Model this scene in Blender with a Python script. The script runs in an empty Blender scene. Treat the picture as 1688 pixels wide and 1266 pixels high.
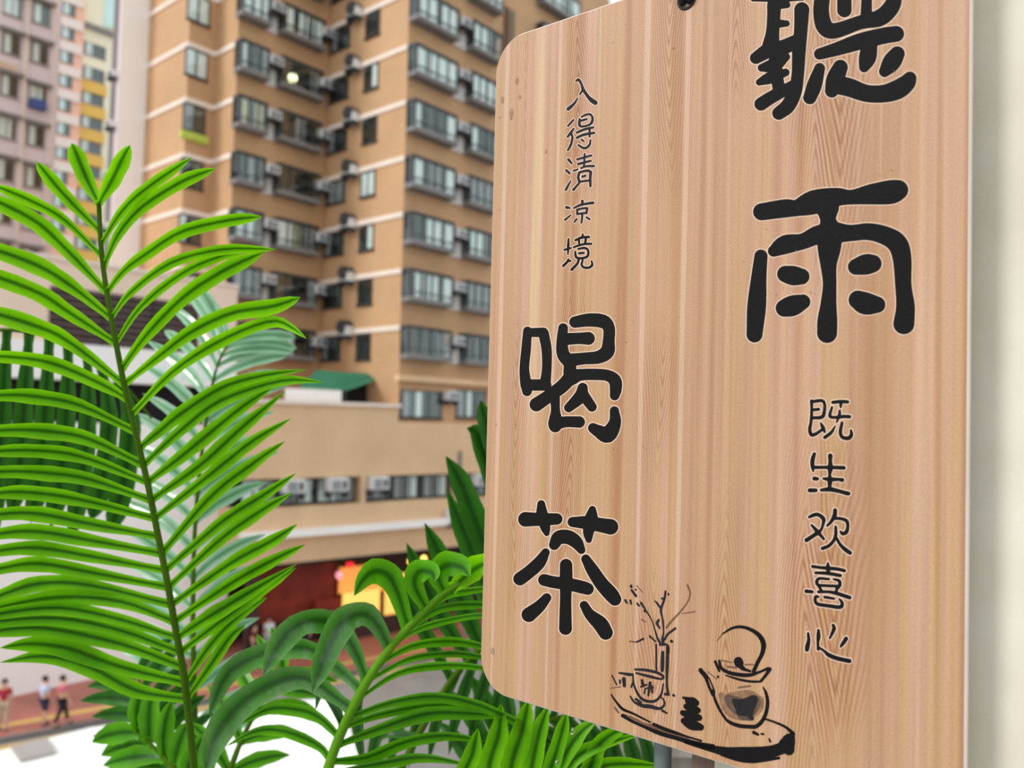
import bpy, bmesh, math, random
import numpy as np
from mathutils import Vector, Matrix
random.seed(7)
C = bpy.context.scene.collection

# ------------------------------------------------------------------ camera, sky, sun, exposure
FPX, CX, CY = 1340.0, 844.0, 633.0
PITCH, ROLL = math.radians(2.7), math.radians(1.2)
CAM = Vector((0, 0, 11.0))
CR = Matrix.Rotation(math.pi / 2 + PITCH, 3, 'X') @ Matrix.Rotation(ROLL, 3, 'Z')
cd = bpy.data.cameras.new('camera'); cam = bpy.data.objects.new('camera', cd); C.objects.link(cam)
cd.sensor_width = 36.0; cd.lens = FPX / 1688.0 * 36.0
cd.clip_start = 0.01; cd.clip_end = 600
cam.matrix_world = Matrix.Translation(CAM) @ CR.to_4x4()
cd.dof.use_dof = True; cd.dof.focus_distance = 0.345; cd.dof.aperture_fstop = 12.0
cd.dof.aperture_blades = 0
sc = bpy.context.scene; sc.camera = cam
sc.view_settings.view_transform = 'Standard'; sc.view_settings.look = 'None'
sc.view_settings.gamma = 1.0; sc.view_settings.use_curve_mapping = False
sc.view_settings.exposure = 0.15

w = bpy.data.worlds.new('overcast_sky'); sc.world = w; w.use_nodes = True
w.node_tree.nodes['Background'].inputs[0].default_value = (0.93, 0.97, 1.0, 1)
w.node_tree.nodes['Background'].inputs[1].default_value = 0.98
sd = bpy.data.lights.new('veiled_sun', 'SUN'); sd.energy = 1.9; sd.angle = math.radians(16)
sd.color = (1.0, 0.97, 0.93)
so = bpy.data.objects.new('veiled_sun', sd); C.objects.link(so)
so.rotation_euler = Vector((0.80, 0.36, -0.62)).to_track_quat('-Z', 'Y').to_euler()


def ray(u, v):
    d = CR @ Vector(((u - CX) / FPX, -(v - CY) / FPX, -1.0))
    return d / d.y


def at(u, v, Y):
    """world point seen at photo pixel (u,v) at forward distance Y"""
    return CAM + ray(u, v) * Y


def on_z(u, v, z):
    d = ray(u, v)
    return CAM + d * ((z - CAM.z) / d.z)


# ------------------------------------------------------------------ materials
def lin(c):
    return tuple((x / 12.92 if x <= 0.04045 else ((x + 0.055) / 1.055) ** 2.4) for x in (v / 255.0 for v in c)) + (1.0,)


def newmat(name):
    m = bpy.data.materials.new(name); m.use_nodes = True
    nt = m.node_tree; b = nt.nodes['Principled BSDF']
    return m, nt, b


def N(nt, t, **kw):
    n = nt.nodes.new(t)
    for k, v in kw.items():
        setattr(n, k, v)
    return n


def plain(name, col, rough=0.7, var=0.10, scale=3.0, bump=0.0, metal=0.0, bscale=60.0, spec=0.3, stretch=None):
    """base colour with gentle procedural mottling"""
    m, nt, b = newmat(name)
    b.inputs['Roughness'].default_value = rough
    b.inputs['Metallic'].default_value = metal
    b.inputs['Specular IOR Level'].default_value = spec
    tc = N(nt, 'ShaderNodeTexCoord'); nz = N(nt, 'ShaderNodeTexNoise'); nz.inputs['Scale'].default_value = scale
    nz.inputs['Detail'].default_value = 5
    if stretch:
        mp = N(nt, 'ShaderNodeMapping'); mp.inputs['Scale'].default_value = stretch
        nt.links.new(tc.outputs['Object'], mp.inputs[0]); nt.links.new(mp.outputs[0], nz.inputs['Vector'])
    else:
        nt.links.new(tc.outputs['Object'], nz.inputs['Vector'])
    cr = N(nt, 'ShaderNodeValToRGB'); L = lin(col)
    cr.color_ramp.elements[0].position = 0.3; cr.color_ramp.elements[1].position = 0.7
    cr.color_ramp.elements[0].color = tuple(max(0, x * (1 - var)) for x in L[:3]) + (1,)
    cr.color_ramp.elements[1].color = tuple(min(1, x * (1 + var)) for x in L[:3]) + (1,)
    nt.links.new(nz.outputs['Fac'], cr.inputs[0]); nt.links.new(cr.outputs[0], b.inputs['Base Color'])
    if bump:
        n2 = N(nt, 'ShaderNodeTexNoise'); n2.inputs['Scale'].default_value = bscale
        nt.links.new(tc.outputs['Object'], n2.inputs['Vector'])
        bp = N(nt, 'ShaderNodeBump'); bp.inputs['Strength'].default_value = bump; bp.inputs['Distance'].default_value = 0.01
        nt.links.new(n2.outputs['Fac'], bp.inputs['Height']); nt.links.new(bp.outputs[0], b.inputs['Normal'])
    return m


def glow(name, col, strength):
    m, nt, b = newmat(name)
    b.inputs['Base Color'].default_value = lin(col)
    b.inputs['Emission Color'].default_value = lin(col); b.inputs['Emission Strength'].default_value = strength
    return m


def glass_mat(name, tint, refl=0.16):
    m, nt, b = newmat(name)
    out = nt.nodes['Material Output']
    tr = N(nt, 'ShaderNodeBsdfTransparent'); tr.inputs[0].default_value = lin(tint)
    gl = N(nt, 'ShaderNodeBsdfGlossy'); gl.inputs['Roughness'].default_value = 0.08
    gl.inputs[0].default_value = lin((235, 248, 245))
    mx = N(nt, 'ShaderNodeMixShader'); mx.inputs[0].default_value = refl
    nt.links.new(tr.outputs[0], mx.inputs[1]); nt.links.new(gl.outputs[0], mx.inputs[2]); nt.links.new(mx.outputs[0], out.inputs[0])
    return m


def tile_wall(name, col, grout=0.9, size=0.30):
    m, nt, b = newmat(name)
    b.inputs['Roughness'].default_value = 0.6; b.inputs['Specular IOR Level'].default_value = 0.25
    tc = N(nt, 'ShaderNodeTexCoord')
    nz = N(nt, 'ShaderNodeTexNoise'); nz.inputs['Scale'].default_value = 0.35; nz.inputs['Detail'].default_value = 6
    nt.links.new(tc.outputs['Object'], nz.inputs['Vector'])
    n2 = N(nt, 'ShaderNodeTexNoise'); n2.inputs['Scale'].default_value = 9; n2.inputs['Detail'].default_value = 3
    nt.links.new(tc.outputs['Object'], n2.inputs['Vector'])
    L = lin(col)
    cr = N(nt, 'ShaderNodeValToRGB'); cr.color_ramp.elements[0].position = 0.3; cr.color_ramp.elements[1].position = 0.7
    cr.color_ramp.elements[0].color = tuple(x * 0.9 for x in L[:3]) + (1,)
    cr.color_ramp.elements[1].color = tuple(min(1, x * 1.08) for x in L[:3]) + (1,)
    nt.links.new(nz.outputs['Fac'], cr.inputs[0])
    mx = N(nt, 'ShaderNodeMixRGB', blend_type='MULTIPLY'); mx.inputs[0].default_value = 0.25
    nt.links.new(cr.outputs[0], mx.inputs[1]); nt.links.new(n2.outputs['Fac'], mx.inputs[2])
    nt.links.new(mx.outputs[0], b.inputs['Base Color'])
    return m


MT = {}
MT['tan'] = tile_wall('tan_tile_wall', (212, 169, 126))
MT['podium_tan'] = tile_wall('podium_tan_tile', (238, 200, 158))
MT['band'] = plain('pale_band_paint', (238, 222, 208), 0.7, 0.05, 1)
MT['frame'] = plain('dark_window_frame', (58, 58, 58), 0.5, 0.12, 2)
MT['tray'] = plain('grey_bay_tray', (132, 128, 126), 0.55, 0.15, 2)
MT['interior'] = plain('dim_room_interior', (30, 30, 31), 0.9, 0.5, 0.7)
MT['glass'] = glass_mat('greenish_window_glass', (249, 252, 251), 0.09)
MT['curtain'] = plain('pale_curtain_cloth', (244, 250, 246), 0.9, 0.08, 4)
MT['curtain_cream'] = plain('cream_curtain_cloth', (214, 205, 170), 0.9, 0.1, 4)
MT['curtain_grey'] = plain('grey_curtain_cloth', (160, 158, 160), 0.9, 0.12, 4)
MT['ac'] = plain('white_air_conditioner_shell', (228, 226, 224), 0.5, 0.08, 3)
MT['grille'] = plain('dark_grille', (70, 72, 76), 0.6, 0.1, 5)
MT['infill'] = plain('pale_infill_panel', (225, 218, 212), 0.7, 0.06, 2)
MT['lime'] = plain('lime_green_ledge', (190, 205, 90), 0.7, 0.08, 2)
MT['white_wall'] = plain('white_painted_wall', (250, 246, 242), 0.8, 0.03, 0.4, stretch=(1, 1, 0.15))
MT['pink'] = plain('lavender_pink_wall', (228, 212, 214), 0.8, 0.06, 0.4, stretch=(1, 1, 0.2))
MT['orange'] = plain('salmon_orange_wall', (250, 198, 172), 0.8, 0.05, 0.3)
MT['orange_pale'] = plain('pale_peach_wall', (246, 230, 220), 0.8, 0.05, 0.3)
MT['cream'] = plain('cream_yellow_wall', (248, 242, 214), 0.8, 0.05, 0.3)
MT['ochre'] = plain('ochre_panel', (238, 196, 104), 0.8, 0.06, 0.6)
MT['teal_pale'] = plain('pale_aqua_panel', (214, 246, 240), 0.8, 0.04, 0.6)
MT['far_frame'] = plain('grey_window_surround', (146, 142, 138), 0.7, 0.08, 2)
MT['far_glass'] = plain('far_window_pane', (128, 146, 144), 0.2, 0.45, 1.3, spec=0.5)
MT['beige_pink'] = plain('beige_pink_wall', (240, 214, 192), 0.8, 0.05, 0.5, stretch=(1, 1, 0.2))
MT['louvre'] = plain('dark_louvre', (66, 54, 52), 0.6, 0.15, 2)
MT['louvre_slat'] = plain('grey_brown_louvre_slat', (128, 108, 104), 0.6, 0.15, 2)
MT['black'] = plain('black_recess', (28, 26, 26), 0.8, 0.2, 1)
MT['green_roof'] = plain('green_metal_roof', (74, 150, 116), 0.45, 0.12, 0.8)
MT['asphalt'] = plain('wet_asphalt', (136, 134, 132), 0.45, 0.10, 0.8)
MT['kerb'] = plain('kerb_stone', (120, 112, 108), 0.7, 0.12, 2)
MT['yellow'] = plain('yellow_road_paint', (205, 170, 96), 0.7, 0.12, 2)
MT['red_wall'] = plain('dark_red_shop_panel', (128, 44, 26), 0.5, 0.3, 1.2)
MT['dark_brown'] = plain('dark_brown_counter', (66, 42, 36), 0.6, 0.2, 2)
MT['sign_yellow'] = glow('lit_yellow_menu_board', (246, 190, 96), 0.9)
MT['sign_orange'] = glow('lit_orange_sign', (235, 150, 70), 0.7)
MT['lamp_yellow'] = glow('lit_yellow_lamp', (255, 226, 110), 2.2)
MT['lamp_white'] = glow('lit_ceiling_lamp', (250, 255, 205), 3.0)
MT['lamp_red'] = glow('lit_red_lantern', (240, 40, 50), 1.2)
MT['lamp_pink'] = glow('lit_pink_lantern', (244, 150, 165), 1.0)
MT['sky_blue'] = plain('light_blue_cloth', (150, 196, 226), 0.8, 0.08, 2)
MT['pole'] = plain('grey_green_metal_post', (120, 134, 130), 0.45, 0.1, 12, metal=0.2)
MT['brown_trim'] = plain('brown_timber_edge', (116, 96, 84), 0.7, 0.25, 30, stretch=(8, 8, 0.3))
MT['concrete'] = plain('stained_concrete', (158, 150, 140), 0.85, 0.22, 10, bump=0.2, stretch=(6, 6, 0.5))
MT['canopy_white'] = plain('white_canopy_roof', (246, 246, 240), 0.6, 0.03, 0.5)
MT['hatch'] = plain('grey_hatch', (168, 160, 156), 0.7, 0.06, 2)
MT['skin'] = plain('skin', (214, 168, 140), 0.6, 0.05, 6)
MT['hair'] = plain('black_hair', (32, 28, 28), 0.6, 0.2, 20)
MT['ink'] = plain('black_ink', (20, 18, 18), 0.6, 0.15, 900, bump=0.2, bscale=3500, spec=0.12)
MT['ink_soft'] = plain('charcoal_ink', (40, 36, 40), 0.6, 0.2, 900, bump=0.2, bscale=3500, spec=0.12)
MT['ink_brown'] = plain('brown_thin_ink', (112, 78, 58), 0.6, 0.25, 700)
MT['ink_wash'] = plain('grey_brown_ink_wash', (138, 104, 78), 0.6, 0.45, 260)
MT['ink_mid'] = plain('mid_ink_wash', (92, 72, 58), 0.6, 0.4, 300)
MT['ink_halo'] = plain('pale_sharpening_halo', (222, 192, 168), 0.55, 0.05, 500)  # bright fringe of image sharpening, put into a pale colour
MT['edge'] = plain('pale_board_edge', (232, 220, 208), 0.5, 0.05, 40)
MT['cord'] = plain('black_cord', (38, 34, 42), 0.6, 0.2, 300)


def brick_floor():
    m, nt, b = newmat('red_brick_paving')
    tc = N(nt, 'ShaderNodeTexCoord'); br = N(nt, 'ShaderNodeTexBrick')
    br.inputs['Color1'].default_value = lin((186, 104, 86)); br.inputs['Color2'].default_value = lin((168, 96, 80))
    br.inputs['Mortar'].default_value = lin((150, 110, 98)); br.inputs['Scale'].default_value = 2.5
    nz = N(nt, 'ShaderNodeTexNoise'); nz.inputs['Scale'].default_value = 0.6
    nt.links.new(tc.outputs['Object'], br.inputs['Vector']); nt.links.new(tc.outputs['Object'], nz.inputs['Vector'])
    mx = N(nt, 'ShaderNodeMixRGB', blend_type='OVERLAY'); mx.inputs[0].default_value = 0.4
    nt.links.new(br.outputs[0], mx.inputs[1]); nt.links.new(nz.outputs['Fac'], mx.inputs[2])
    nt.links.new(mx.outputs[0], b.inputs['Base Color']); b.inputs['Roughness'].default_value = 0.55
    return m


MT['brick'] = brick_floor()


def wood_mat():
    m, nt, b = newmat('printed_wood_grain')
    tc = N(nt, 'ShaderNodeTexCoord')

    def noise(scale3, detail, rough=0.5, dist=0.0):
        mp = N(nt, 'ShaderNodeMapping'); mp.inputs['Scale'].default_value = scale3
        nz = N(nt, 'ShaderNodeTexNoise'); nz.inputs['Scale'].default_value = 1.0
        nz.inputs['Detail'].default_value = detail; nz.inputs['Roughness'].default_value = rough
        nz.inputs['Distortion'].default_value = dist
        nt.links.new(tc.outputs['Object'], mp.inputs[0]); nt.links.new(mp.outputs[0], nz.inputs['Vector'])
        return nz.outputs['Fac']

    def ramp(src, stops):
        r = N(nt, 'ShaderNodeValToRGB'); e = r.color_ramp.elements
        while len(e) < len(stops):
            e.new(0.5)
        for el, (p, c) in zip(e, stops):
            el.position = p; el.color = c
        nt.links.new(src, r.inputs[0]); return r.outputs[0]

    def mix(mode, fac, a, c):
        x = N(nt, 'ShaderNodeMixRGB', blend_type=mode); x.inputs[0].default_value = fac
        nt.links.new(a, x.inputs[1]); nt.links.new(c, x.inputs[2]); return x.outputs[0]
    g = lambda v: (v, v, v, 1)
    base = ramp(noise((62, 1, 1.3), 3, 0.55), [(0.28, lin((182, 138, 100))), (0.42, lin((194, 152, 120))), (0.52, lin((196, 156, 114))), (0.60, lin((200, 158, 132))), (0.74, lin((213, 180, 140)))])
    fine = ramp(noise((420, 1, 4), 4, 0.65), [(0.30, g(0.76)), (0.70, g(1.05))])
    col = mix('MULTIPLY', 0.75, base, fine)
    # growth rings: nested arches around a few upright axes of the printed grain
    def math_(op, a, b=None):
        n_ = N(nt, 'ShaderNodeMath', operation=op)
        for k_, v_ in enumerate((a, b)):
            if v_ is None:
                continue
            if isinstance(v_, (int, float)):
                n_.inputs[k_].default_value = v_
            else:
                nt.links.new(v_, n_.inputs[k_])
        return n_.outputs[0]
    sp = N(nt, 'ShaderNodeSeparateXYZ'); nt.links.new(tc.outputs['Object'], sp.inputs[0])
    X, Z = sp.outputs[0], sp.outputs[2]
    wob = math_('MULTIPLY', math_('SUBTRACT', noise((22, 1, 7), 2), 0.5), 0.016)
    X = math_('ADD', X, wob)
    for (x0, sg, hw_, per) in ((0.046, 1.0, 0.010, 0.0075), (0.090, -1.0, 0.012, 0.0085), (0.150, 1.0, 0.013, 0.0090), (0.158, -1.0, 0.010, 0.011), (0.118, 1.0, 0.007, 0.008), (0.018, -1.0, 0.007, 0.009)):
        dx = math_('SUBTRACT', X, x0); ax = math_('SQRT', math_('ADD', math_('MULTIPLY', dx, dx), 0.0000006))
        f_ = math_('DIVIDE', math_('ADD', math_('MULTIPLY', Z, sg), math_('MULTIPLY', ax, 7.5)), per)
        sn = math_('SINE', math_('MULTIPLY', f_, 6.2832))
        edge = math_('SUBTRACT', 1.0, math_('MINIMUM', math_('POWER', math_('DIVIDE', ax, hw_), 3.0), 1.0))
        gate = math_('MINIMUM', math_('MAXIMUM', math_('MULTIPLY', math_('SUBTRACT', noise((9 + 31 * x0, 1, 7 + 20 * x0), 1), 0.42), 7.0), 0.0), 1.0)
        amt = math_('MULTIPLY', math_('MULTIPLY', math_('POWER', math_('ADD', math_('MULTIPLY', sn, 0.5), 0.5), 2.0), edge), math_('MULTIPLY', gate, 0.62))
        x = N(nt, 'ShaderNodeMixRGB', blend_type='MULTIPLY'); nt.links.new(amt, x.inputs[0]); nt.links.new(col, x.inputs[1]); x.inputs[2].default_value = lin((200, 156, 130))
        col = x.outputs[0]
    streak = ramp(noise((150, 1, 1.6), 1, 0.4), [(0.30, lin((214, 176, 150))), (0.42, g(1.0))])
    col = mix('MULTIPLY', 0.5, col, streak)
    pale = ramp(noise((230, 1, 1.1), 1, 0.4), [(0.62, g(0)), (0.70, g(0.10))])
    col = mix('ADD', 1.0, col, pale)
    speck = ramp(noise((1500, 1500, 1500), 2, 0.6), [(0.3, g(0.88)), (0.7, g(1.08))])
    col = mix('MULTIPLY', 0.8, col, speck)
    nt.links.new(col, b.inputs['Base Color'])
    b.inputs['Roughness'].default_value = 0.5; b.inputs['Specular IOR Level'].default_value = 0.3
    bp = N(nt, 'ShaderNodeBump'); bp.inputs['Strength'].default_value = 0.25; bp.inputs['Distance'].default_value = 0.0003
    nt.links.new(noise((1500, 1500, 1500), 2, 0.6), bp.inputs['Height']); nt.links.new(bp.outputs[0], b.inputs['Normal'])
    return m


MT['wood'] = wood_mat()


def cloth_wall():
    m, nt, b = newmat('cream_woven_wall_cover')
    tc = N(nt, 'ShaderNodeTexCoord')
    mp = N(nt, 'ShaderNodeMapping'); mp.inputs['Rotation'].default_value = (0, math.radians(38), 0)
    nt.links.new(tc.outputs['Object'], mp.inputs[0])
    wv = N(nt, 'ShaderNodeTexWave', wave_type='BANDS', bands_direction='X'); wv.inputs['Scale'].default_value = 620.0
    wv.inputs['Distortion'].default_value = 1.2; wv.inputs['Detail'].default_value = 2
    nt.links.new(mp.outputs[0], wv.inputs['Vector'])
    nz = N(nt, 'ShaderNodeTexNoise'); nz.inputs['Scale'].default_value = 22; nz.inputs['Detail'].default_value = 6
    nt.links.new(tc.outputs['Object'], nz.inputs['Vector'])
    cr = N(nt, 'ShaderNodeValToRGB'); cr.color_ramp.elements[0].position = 0.25; cr.color_ramp.elements[1].position = 0.75
    cr.color_ramp.elements[0].color = lin((214, 207, 186)); cr.color_ramp.elements[1].color = lin((236, 231, 214))
    nt.links.new(nz.outputs['Fac'], cr.inputs[0])
    mx = N(nt, 'ShaderNodeMixRGB', blend_type='MULTIPLY'); mx.inputs[0].default_value = 0.10
    nt.links.new(cr.outputs[0], mx.inputs[1]); nt.links.new(wv.outputs[0], mx.inputs[2])
    nt.links.new(mx.outputs[0], b.inputs['Base Color']); b.inputs['Roughness'].default_value = 0.85
    bp = N(nt, 'ShaderNodeBump'); bp.inputs['Strength'].default_value = 0.3; bp.inputs['Distance'].default_value = 0.0002
    nt.links.new(wv.outputs['Fac'], bp.inputs['Height']); nt.links.new(bp.outputs[0], b.inputs['Normal'])
    return m


MT['cloth_wall'] = cloth_wall()


def leaf_mat(name, c_dark, c_mid, c_light, rough=0.35, trans=0.45, wet=0.0):
    m, nt, b = newmat(name)
    out = nt.nodes['Material Output']
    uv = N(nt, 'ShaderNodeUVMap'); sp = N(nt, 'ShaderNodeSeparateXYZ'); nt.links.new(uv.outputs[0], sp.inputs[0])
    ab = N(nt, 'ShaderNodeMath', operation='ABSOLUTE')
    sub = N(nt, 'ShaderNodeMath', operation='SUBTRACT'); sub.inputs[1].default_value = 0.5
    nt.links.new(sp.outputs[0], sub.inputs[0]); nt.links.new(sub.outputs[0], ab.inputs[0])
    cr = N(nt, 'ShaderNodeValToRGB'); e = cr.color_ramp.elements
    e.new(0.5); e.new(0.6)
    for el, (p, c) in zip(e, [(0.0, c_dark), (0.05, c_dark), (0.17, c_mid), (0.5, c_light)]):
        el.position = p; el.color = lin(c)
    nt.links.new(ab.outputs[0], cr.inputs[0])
    tc = N(nt, 'ShaderNodeTexCoord'); nz = N(nt, 'ShaderNodeTexNoise'); nz.inputs['Scale'].default_value = 60
    nt.links.new(tc.outputs['Object'], nz.inputs['Vector'])
    mx = N(nt, 'ShaderNodeMixRGB', blend_type='OVERLAY'); mx.inputs[0].default_value = 0.3
    nt.links.new(cr.outputs[0], mx.inputs[1]); nt.links.new(nz.outputs['Fac'], mx.inputs[2])
    nt.links.new(mx.outputs[0], b.inputs['Base Color']); b.inputs['Roughness'].default_value = rough
    b.inputs['Specular IOR Level'].default_value = 0.55 if wet > 0.5 else 0.22
    if wet:
        n2 = N(nt, 'ShaderNodeTexNoise'); n2.inputs['Scale'].default_value = 150; n2.inputs['Detail'].default_value = 3
        nt.links.new(tc.outputs['Object'], n2.inputs['Vector'])
        r2 = N(nt, 'ShaderNodeValToRGB'); r2.color_ramp.elements[0].position = 0.46; r2.color_ramp.elements[1].position = 0.54
        r2.color_ramp.elements[1].color = (wet, wet, wet, 1)
        nt.links.new(n2.outputs['Fac'], r2.inputs[0]); nt.links.new(r2.outputs[0], b.inputs['Coat Weight'])
        b.inputs['Coat Roughness'].default_value = 0.12
    tl = N(nt, 'ShaderNodeBsdfTranslucent'); nt.links.new(mx.outputs[0], tl.inputs[0])
    ms = N(nt, 'ShaderNodeMixShader'); ms.inputs[0].default_value = trans
    nt.links.new(b.outputs[0], ms.inputs[1]); nt.links.new(tl.outputs[0], ms.inputs[2]); nt.links.new(ms.outputs[0], out.inputs[0])
    return m


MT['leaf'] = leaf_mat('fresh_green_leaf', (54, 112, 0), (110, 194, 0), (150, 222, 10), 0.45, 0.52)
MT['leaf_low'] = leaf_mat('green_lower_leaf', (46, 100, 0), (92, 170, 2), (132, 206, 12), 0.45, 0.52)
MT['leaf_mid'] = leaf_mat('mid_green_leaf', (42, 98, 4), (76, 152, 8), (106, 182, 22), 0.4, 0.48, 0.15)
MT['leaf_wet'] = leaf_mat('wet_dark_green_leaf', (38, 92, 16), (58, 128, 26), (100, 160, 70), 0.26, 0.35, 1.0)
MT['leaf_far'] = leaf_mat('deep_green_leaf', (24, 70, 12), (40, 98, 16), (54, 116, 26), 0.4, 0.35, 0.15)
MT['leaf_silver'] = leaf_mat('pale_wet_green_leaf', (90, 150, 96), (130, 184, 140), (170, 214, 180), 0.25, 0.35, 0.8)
MT['stem'] = plain('green_stem', (88, 140, 18), 0.6, 0.15, 60, spec=0.12)
MT['stem_dark'] = plain('dark_green_stem', (64, 96, 8), 0.6, 0.15, 60, spec=0.1)


def drop_mat():
    m, nt, b = newmat('clear_water')
    b.inputs['Base Color'].default_value = (1, 1, 1, 1); b.inputs['Roughness'].default_value = 0.02
    b.inputs['Transmission Weight'].default_value = 1.0; b.inputs['IOR'].default_value = 1.33
    return m


MT['water'] = drop_mat()


# ------------------------------------------------------------------ mesh helpers
class MB:
    def __init__(s):
        s.v = []; s.f = []

    def quad(s, a, b, c, d):
        n = len(s.v); s.v += [tuple(a), tuple(b), tuple(c), tuple(d)]; s.f.append((n, n + 1, n + 2, n + 3))

    def box(s, x0, x1, y0, y1, z0, z1):
        n = len(s.v)
        s.v += [(x0, y0, z0), (x1, y0, z0), (x1, y1, z0), (x0, y1, z0), (x0, y0, z1), (x1, y0, z1), (x1, y1, z1), (x0, y1, z1)]
        s.f += [tuple(n + i for i in q) for q in ((0, 3, 2, 1), (4, 5, 6, 7), (0, 1, 5, 4), (1, 2, 6, 5), (2, 3, 7, 6), (3, 0, 4, 7))]
        return s

    def prism(s, pts, z0, z1):
        n = len(s.v); k = len(pts)
        s.v += [(p[0], p[1], z0) for p in pts] + [(p[0], p[1], z1) for p in pts]
        s.f.append(tuple(n + i for i in reversed(range(k)))); s.f.append(tuple(n + k + i for i in range(k)))
        for i in range(k):
            j = (i + 1) % k; s.f.append((n + i, n + j, n + k + j, n + k + i))
        return s

    def tube(s, pts, rad, seg=8):
        """pts Vectors, rad float or list; capped tube"""
        P = [Vector(p) for p in pts]; k = len(P)
        R = rad if isinstance(rad, (list, tuple)) else [rad] * k
        n0 = len(s.v); up = Vector((0.13, 0.31, 0.94))
        for i in range(k):
            t = (P[min(i + 1, k - 1)] - P[max(i - 1, 0)]).normalized()
            a = t.cross(up)
            if a.length < 1e-4:
                a = t.cross(Vector((1, 0, 0)))
            a.normalize(); b2 = t.cross(a)
            for j in range(seg):
                q = 2 * math.pi * j / seg
                s.v.append(tuple(P[i] + (a * math.cos(q) + b2 * math.sin(q)) * R[i]))
        for i in range(k - 1):
            for j in range(seg):
                j2 = (j + 1) % seg
                s.f.append((n0 + i * seg + j, n0 + i * seg + j2, n0 + (i + 1) * seg + j2, n0 + (i + 1) * seg + j))
        s.f.append(tuple(n0 + j for j in range(seg))); s.f.append(tuple(n0 + (k - 1) * seg + j for j in reversed(range(seg))))
        return s

    def lathe(s, prof, seg=16, c=(0, 0, 0)):
        n0 = len(s.v)
        for r, z in prof:
            for j in range(seg):
                q = 2 * math.pi * j / seg
                s.v.append((c[0] + r * math.cos(q), c[1] + r * math.sin(q), c[2] + z))
        for i in range(len(prof) - 1):
            for j in range(seg):
                j2 = (j + 1) % seg
                s.f.append((n0 + i * seg + j, n0 + i * seg + j2, n0 + (i + 1) * seg + j2, n0 + (i + 1) * seg + j))
        return s

    def mesh(s, name, mat, smooth=False):
        me = bpy.data.meshes.new(name); me.from_pydata(s.v, [], s.f); me.update()
        me.materials.append(MT[mat] if isinstance(mat, str) else mat)
        if smooth:
            for p in me.polygons:
                p.use_smooth = True
        return me


def ob(name, me, parent=None, M=None):
    o = bpy.data.objects.new(name, me); C.objects.link(o)
    if parent is not None:
        o.parent = parent
        if M is not None:   # M given in world space for direct parts of a root Empty
            o.matrix_parent_inverse = Matrix.Translation(-Vector(parent['_loc'])) if '_loc' in parent else Matrix()
    if M is not None:
        o.matrix_basis = M
    return o


def tag(o, label, cat, group=None):
    o['label'] = label; o['category'] = cat
    if group:
        o['group'] = group
    return o


def struct(o):
    o['kind'] = 'structure'; return o


def root(name, loc, label, cat, group=None):
    o = bpy.data.objects.new(name, None); C.objects.link(o); o.location = loc; o.empty_display_size = 0.1
    o['_loc'] = tuple(loc)
    return tag(o, label, cat, group)


class Face:
    """a vertical wall plane: A = plan point, e = plan unit direction left->right as seen from the street"""

    def __init__(s, A, e):
        s.A = Vector((A[0], A[1], 0)); s.e = Vector((e[0], e[1], 0)).normalized()
        s.into = Vector((-s.e.y, s.e.x, 0))

    def hit(s, u, v):
        d = ray(u, v); t = (s.A - CAM).dot(s.into) / d.dot(s.into); p = CAM + d * t
        return (p - s.A).dot(s.e), p.z

    def M(s, x=0.0, z=0.0, off=0.0):
        p = s.A + s.e * x + s.into * off; p.z = z
        m = Matrix.Identity(4); m.col[0][:3] = s.e; m.col[1][:3] = s.into; m.col[2][:3] = (0, 0, 1); m.col[3][:3] = p
        return m

    def P(s, x, off=0.0):
        p = s.A + s.e * x + s.into * off
        return (p.x, p.y)


# ================================================================== THE STREET
g = 160
st = MB().box(-g, g, -60, 200, -0.4, 0.0)
struct(ob('street_surface', st.mesh('street_surface', 'asphalt')))

EL = Vector((-math.sin(math.radians(50)), math.cos(math.radians(50)), 0))
ER = Vector((math.cos(math.radians(50)), math.sin(math.radians(50)), 0))
EP = Vector((math.sin(math.radians(50)), math.cos(math.radians(50)), 0))
Cn = at(665, 350, 41.5)                     # outer corner of the tan tower
Pq = at(450, 800, 37.0)
FP = Face(Pq, EP)                            # street front of the podium

k0, k1 = on_z(0, 1222, 0), on_z(520, 1122, 0)
kd = (k1 - k0).normalized(); kn = Vector((-kd.y, kd.x, 0))
ka, kb = k0 - kd * 30, k1 + kd * 30
pv = MB().prism([ka.xy, kb.xy, (kb + kn * 14).xy, (ka + kn * 26).xy], 0.0, 0.14)
struct(ob('pavement', pv.mesh('pavement', 'brick')))
pv = MB().prism([(ka - kn * 0.22).xy, (kb - kn * 0.22).xy, (kb - kn * 0.0).xy, (ka - kn * 0.0).xy], 0.0, 0.15)
struct(ob('kerb', pv.mesh('kerb', 'kerb')))
pv = MB().prism([(ka - kn * 0.85).xy, (kb - kn * 0.85).xy, (kb - kn * 0.5).xy, (ka - kn * 0.5).xy], 0.0, 0.012)
struct(ob('road_line', pv.mesh('road_line', 'yellow')))
pv = MB().prism([(ka + kn * 0.9).xy, (kb + kn * 0.9).xy, (kb + kn * 1.25).xy, (ka + kn * 1.25).xy], 0.14, 0.15)
struct(ob('tactile_strip', pv.mesh('tactile_strip', 'yellow')))

# ================================================================== TAN TOWER
FH = 2.94


def bz(k):
    return 15.86 + (k - 1) * FH


def plan(u, A, e, v=350):
    f = Face(A, e); s, _ = f.hit(u, v); return f.A + f.e * s


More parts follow.
